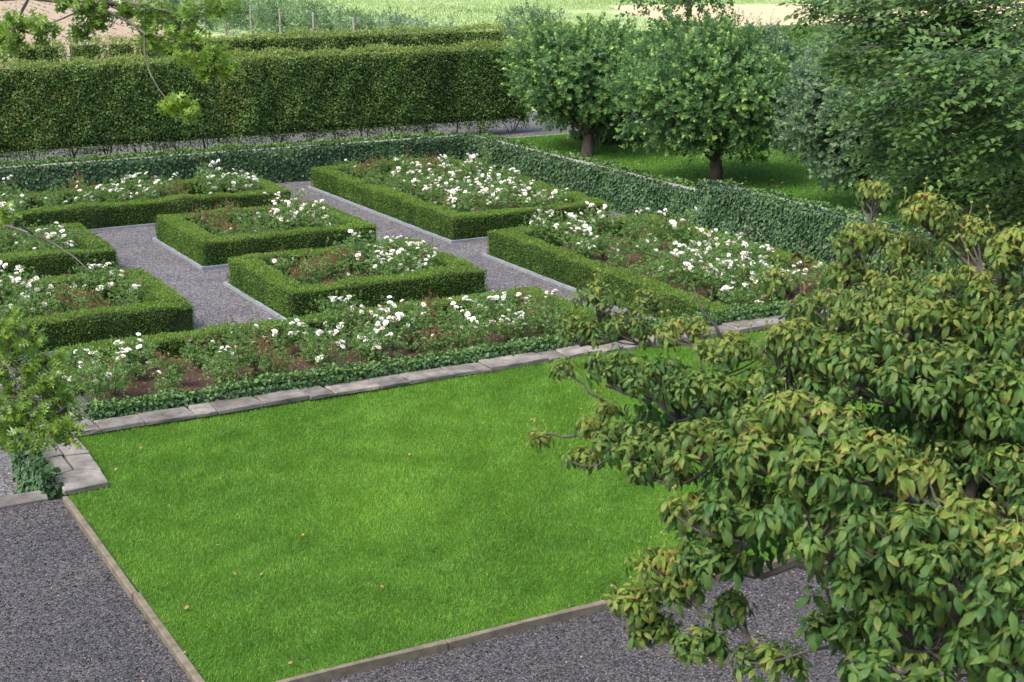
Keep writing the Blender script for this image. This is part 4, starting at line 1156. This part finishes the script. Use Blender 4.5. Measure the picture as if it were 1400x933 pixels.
lv = Leaves(); n = 9000
P = np.stack([rng.uniform(39, 62, n), rng.uniform(53, 66, n), np.full(n, GO)], 1)
P[:, 0] = np.round(P[:, 0] / .75) * .75 + rng.normal(0, .06, n)
for i in range(6):
    a = rng.random(n) * 6.28
    D = np.stack([np.cos(a) * .7, np.sin(a) * .7, np.full(n, .75)], 1)
    lv.add(P + np.array([0, 0, .1 + i * .2]), D, np.array([0, 0, 1.0]) + rng.normal(0, .3, (n, 3)), .5, .08)
o = lv.build('maize', T_DIAMOND, M['maize_leaf']); tag(o, 'block of green maize behind the apple trees', 'maize')

lv = Leaves(); n = 60000
d_ = rng.random(n)
P = np.stack([rng.uniform(36, 95, n), rng.uniform(62, 170, n), np.full(n, GO)], 1)
px = np.array([project(p)[0] for p in P[::1]]) if False else None
poly = np.array([(62.5, 82), (100, 62), (140, 95), (74, 116), (67, 100)], float)       # none on the stubble
ins = np.ones(n, bool)
for k in range(5):
    a_, b2 = poly[k], poly[(k + 1) % 5]
    ins &= ((b2[0] - a_[0]) * (P[:, 1] - a_[1]) - (b2[1] - a_[1]) * (P[:, 0] - a_[0])) > 0
ins |= (P[:, 0] > 64) & (P[:, 1] < 110) & (P[:, 1] > 164.5 - P[:, 0] * 1.2) & (P[:, 0] > 55)
P = P[~ins]; n = len(P)
ms = Waves(401)
tone = np.clip(.5 + .35 * ms(P[:, :2] * np.array([.4, 1.0]), .05) + rng.normal(0, .2, n), 0, 1)
lv.add(P, np.array([0, 0, 1.0]) + rng.normal(0, .35, (n, 3)), rng.normal(0, 1, (n, 3)), rng.uniform(.15, .35, n), .08, tone)
o = lv.build('meadow_grass', T_BLADE, M['meadow_blade']); tag(o, 'pale tall grass of the meadow beyond the hedges', 'grass')

lv = Leaves()
rows = np.arange(-6, 48, 1.1)
for rx in rows:
    yy = np.arange(54, 170, .55)
    P = np.stack([rx + (yy - 54) * .08 + rng.normal(0, .06, len(yy)), yy + rng.normal(0, .12, len(yy)), np.full(len(yy), GO + .01)], 1)
    ok = (rng.random(len(yy)) < .35) & (P[:, 0] < 28.2 + np.maximum(0, P[:, 1] - 108) * .2)
    P = P[ok]
    for i in range(3):
        lv.add(P, rng.normal(0, 1, P.shape) * np.array([1, 1, .3]) + np.array([0, 0, .6]), np.array([0, 0, 1.0]) + rng.normal(0, .4, P.shape), .16, .1)
o = lv.build('seedlings', T_DIAMOND, M['willow_leaf']); tag(o, 'rows of small green seedlings on the brown ploughed field', 'seedlings')

# ------------------------------------------------------------------ grass, gravel stones, fallen leaves
lv = Leaves(); gw = Waves(500); gw2 = Waves(501)
n = 620000
P2 = np.stack([rng.uniform(3.48, 20.0, n), rng.uniform(11.6, 19.36, n)], 1)
vx, vy = (P2 @ RT[:2]), None
w_ = P2[:, 0] * FW[0] + P2[:, 1] * FW[1] + (GL - 7) * FW[2]
pxx = CX + FPX * (P2 @ RT[:2]) / w_
P2 = P2[pxx < 1650]; n = len(P2)
P = np.concatenate([P2, lawn_z(P2)[:, None]], 1)
lean = np.stack([gw(P2, .9), gw2(P2, .9), np.zeros(n)], 1) * .32
D = np.array([0, 0, 1.0]) + lean + rng.normal(0, .42, (n, 3))
tone = np.clip(.5 + .1 * gw(P2, .22) + .13 * gw2(P2 * np.array([.6, 1.3]), .9) + .1 * gw(P2 + 5, 2.4) + rng.normal(0, .24, n), 0, 1)
patch = np.clip(gw2(P2 + 9, .13) * .35 + gw(P2, .5) * .2 + .15, 0, 1) * .4
bright = np.exp(-((P2[:, 0] - 6.4) ** 2 + (P2[:, 1] - 15.0) ** 2) / .5) * .4
lv.add(P, D, rng.normal(0, 1, (n, 3)), rng.uniform(.03, .06, n), .0085, tone, np.clip(patch + bright, 0, 1))
o = lv.build('lawn_grass', T_BLADE, M['grass']); tag(o, 'bright green mown grass of the front lawn', 'grass')
lv = Leaves(); n = 90000
P = np.stack([rng.uniform(XW + .75, 34, n), rng.uniform(22, 41.2, n), np.full(n, GO)], 1)
tone = np.clip(.4 + .2 * gw(P[:, :2], .25) + rng.normal(0, .15, n), 0, 1)
lv.add(P, np.array([0, 0, 1.0]) + rng.normal(0, .5, (n, 3)), rng.normal(0, 1, (n, 3)), rng.uniform(.04, .07, n), .03, tone)
o = lv.build('orchard_grass', T_BLADE, M['grass']); tag(o, 'shaded mown grass under the apple trees', 'grass')

n = 60000
P = np.stack([rng.uniform(0.8, 13, n), rng.uniform(8.0, 17.25, n), np.full(n, GF)], 1)
ok = (P[:, 0] < 3.36) | (P[:, 1] < 11.5)
w_ = (P - CAM) @ FW; pxx = CX + FPX * ((P - CAM) @ RT) / w_; pyy = CY - FPX * ((P - CAM) @ UP) / w_
P = P[ok & (pxx > -60) & (pxx < 1460) & (pyy < 1000)]; n = len(P)
oct_v = np.array([(1, 0, 0), (0, 1, 0), (-1, 0, 0), (0, -1, 0), (0, 0, 1), (0, 0, -.6)], float)
oct_f = np.array([(0, 1, 4), (1, 2, 4), (2, 3, 4), (3, 0, 4), (1, 0, 5), (2, 1, 5), (3, 2, 5), (0, 3, 5)])
sc = rng.uniform(.005, .012, (n, 1, 3)) * rng.choice([.8, 1, 1, 1.7], (n, 1, 1)) * np.array([1, 1, .7])
an = rng.random(n) * 6.28
V = oct_v[None] + rng.normal(0, .18, (n, 6, 3))
V = V * sc
V = np.stack([V[..., 0] * np.cos(an)[:, None] - V[..., 1] * np.sin(an)[:, None], V[..., 0] * np.sin(an)[:, None] + V[..., 1] * np.cos(an)[:, None], V[..., 2]], -1)
V = V + (P + np.array([0, 0, .004]))[:, None]
F = (oct_f[None] + (np.arange(n) * 6)[:, None, None]).reshape(-1, 3)
o = mesh_obj('gravel_stones', np_mesh('gravel_stones', V.reshape(-1, 3), F, M['stone_chip'], {'rnd': np.repeat(rng.random(n), 6)}))
tag(o, 'loose grey stone chips of the front gravel', 'gravel', kind='stuff')

fl = {}
for nm, mt in (('brown', 'brown_leaf'), ('yellow', 'yellow_leaf')):
    fl[nm] = np_mesh('fallen_leaf', T_BROAD.v, T_BROAD.f, M[mt], {'rnd': np.full(len(T_BROAD.v), .5)})
for (x, y) in [(240, 588), (190, 612), (110, 618), (388, 768), (322, 787), (360, 783), (247, 737), (413, 730), (252, 833), (253, 893), (400, 905), (450, 912), (150, 700), (330, 640), (160, 640), (520, 800), (640, 700), (300, 745), (455, 640), (560, 620)]:
    p = un(x, y, GL + .05)
    o = bpy.data.objects.new('fallen_leaf', fl['brown']); col.objects.link(o); o.location = p
    s = rng.uniform(.04, .07); o.scale = (s, s, s); o.rotation_euler = (rng.normal(0, .4), rng.normal(0, .4), rng.uniform(0, 6.28))
    tag(o, 'small brown fallen leaf lying on the front lawn', 'leaf', 'fallen leaves on the front lawn')
for k in range(46):
    c = [(24.2, 36.0), (24.3, 30.6), (25.5, 28.0)][k % 3]
    x, y = c[0] + rng.normal(0, 1.2), c[1] + rng.normal(0, 1.6)
    if x < XW + .9: continue
    o = bpy.data.objects.new('fallen_leaf', fl['yellow']); col.objects.link(o); o.location = (x, y, GO + .05)
    s = rng.uniform(.08, .13); o.scale = (s, s, s); o.rotation_euler = (rng.normal(0, .3), rng.normal(0, .3), rng.uniform(0, 6.28))
    tag(o, 'yellow fallen leaf on the grass under the apple trees', 'leaf', 'fallen leaves in the orchard')
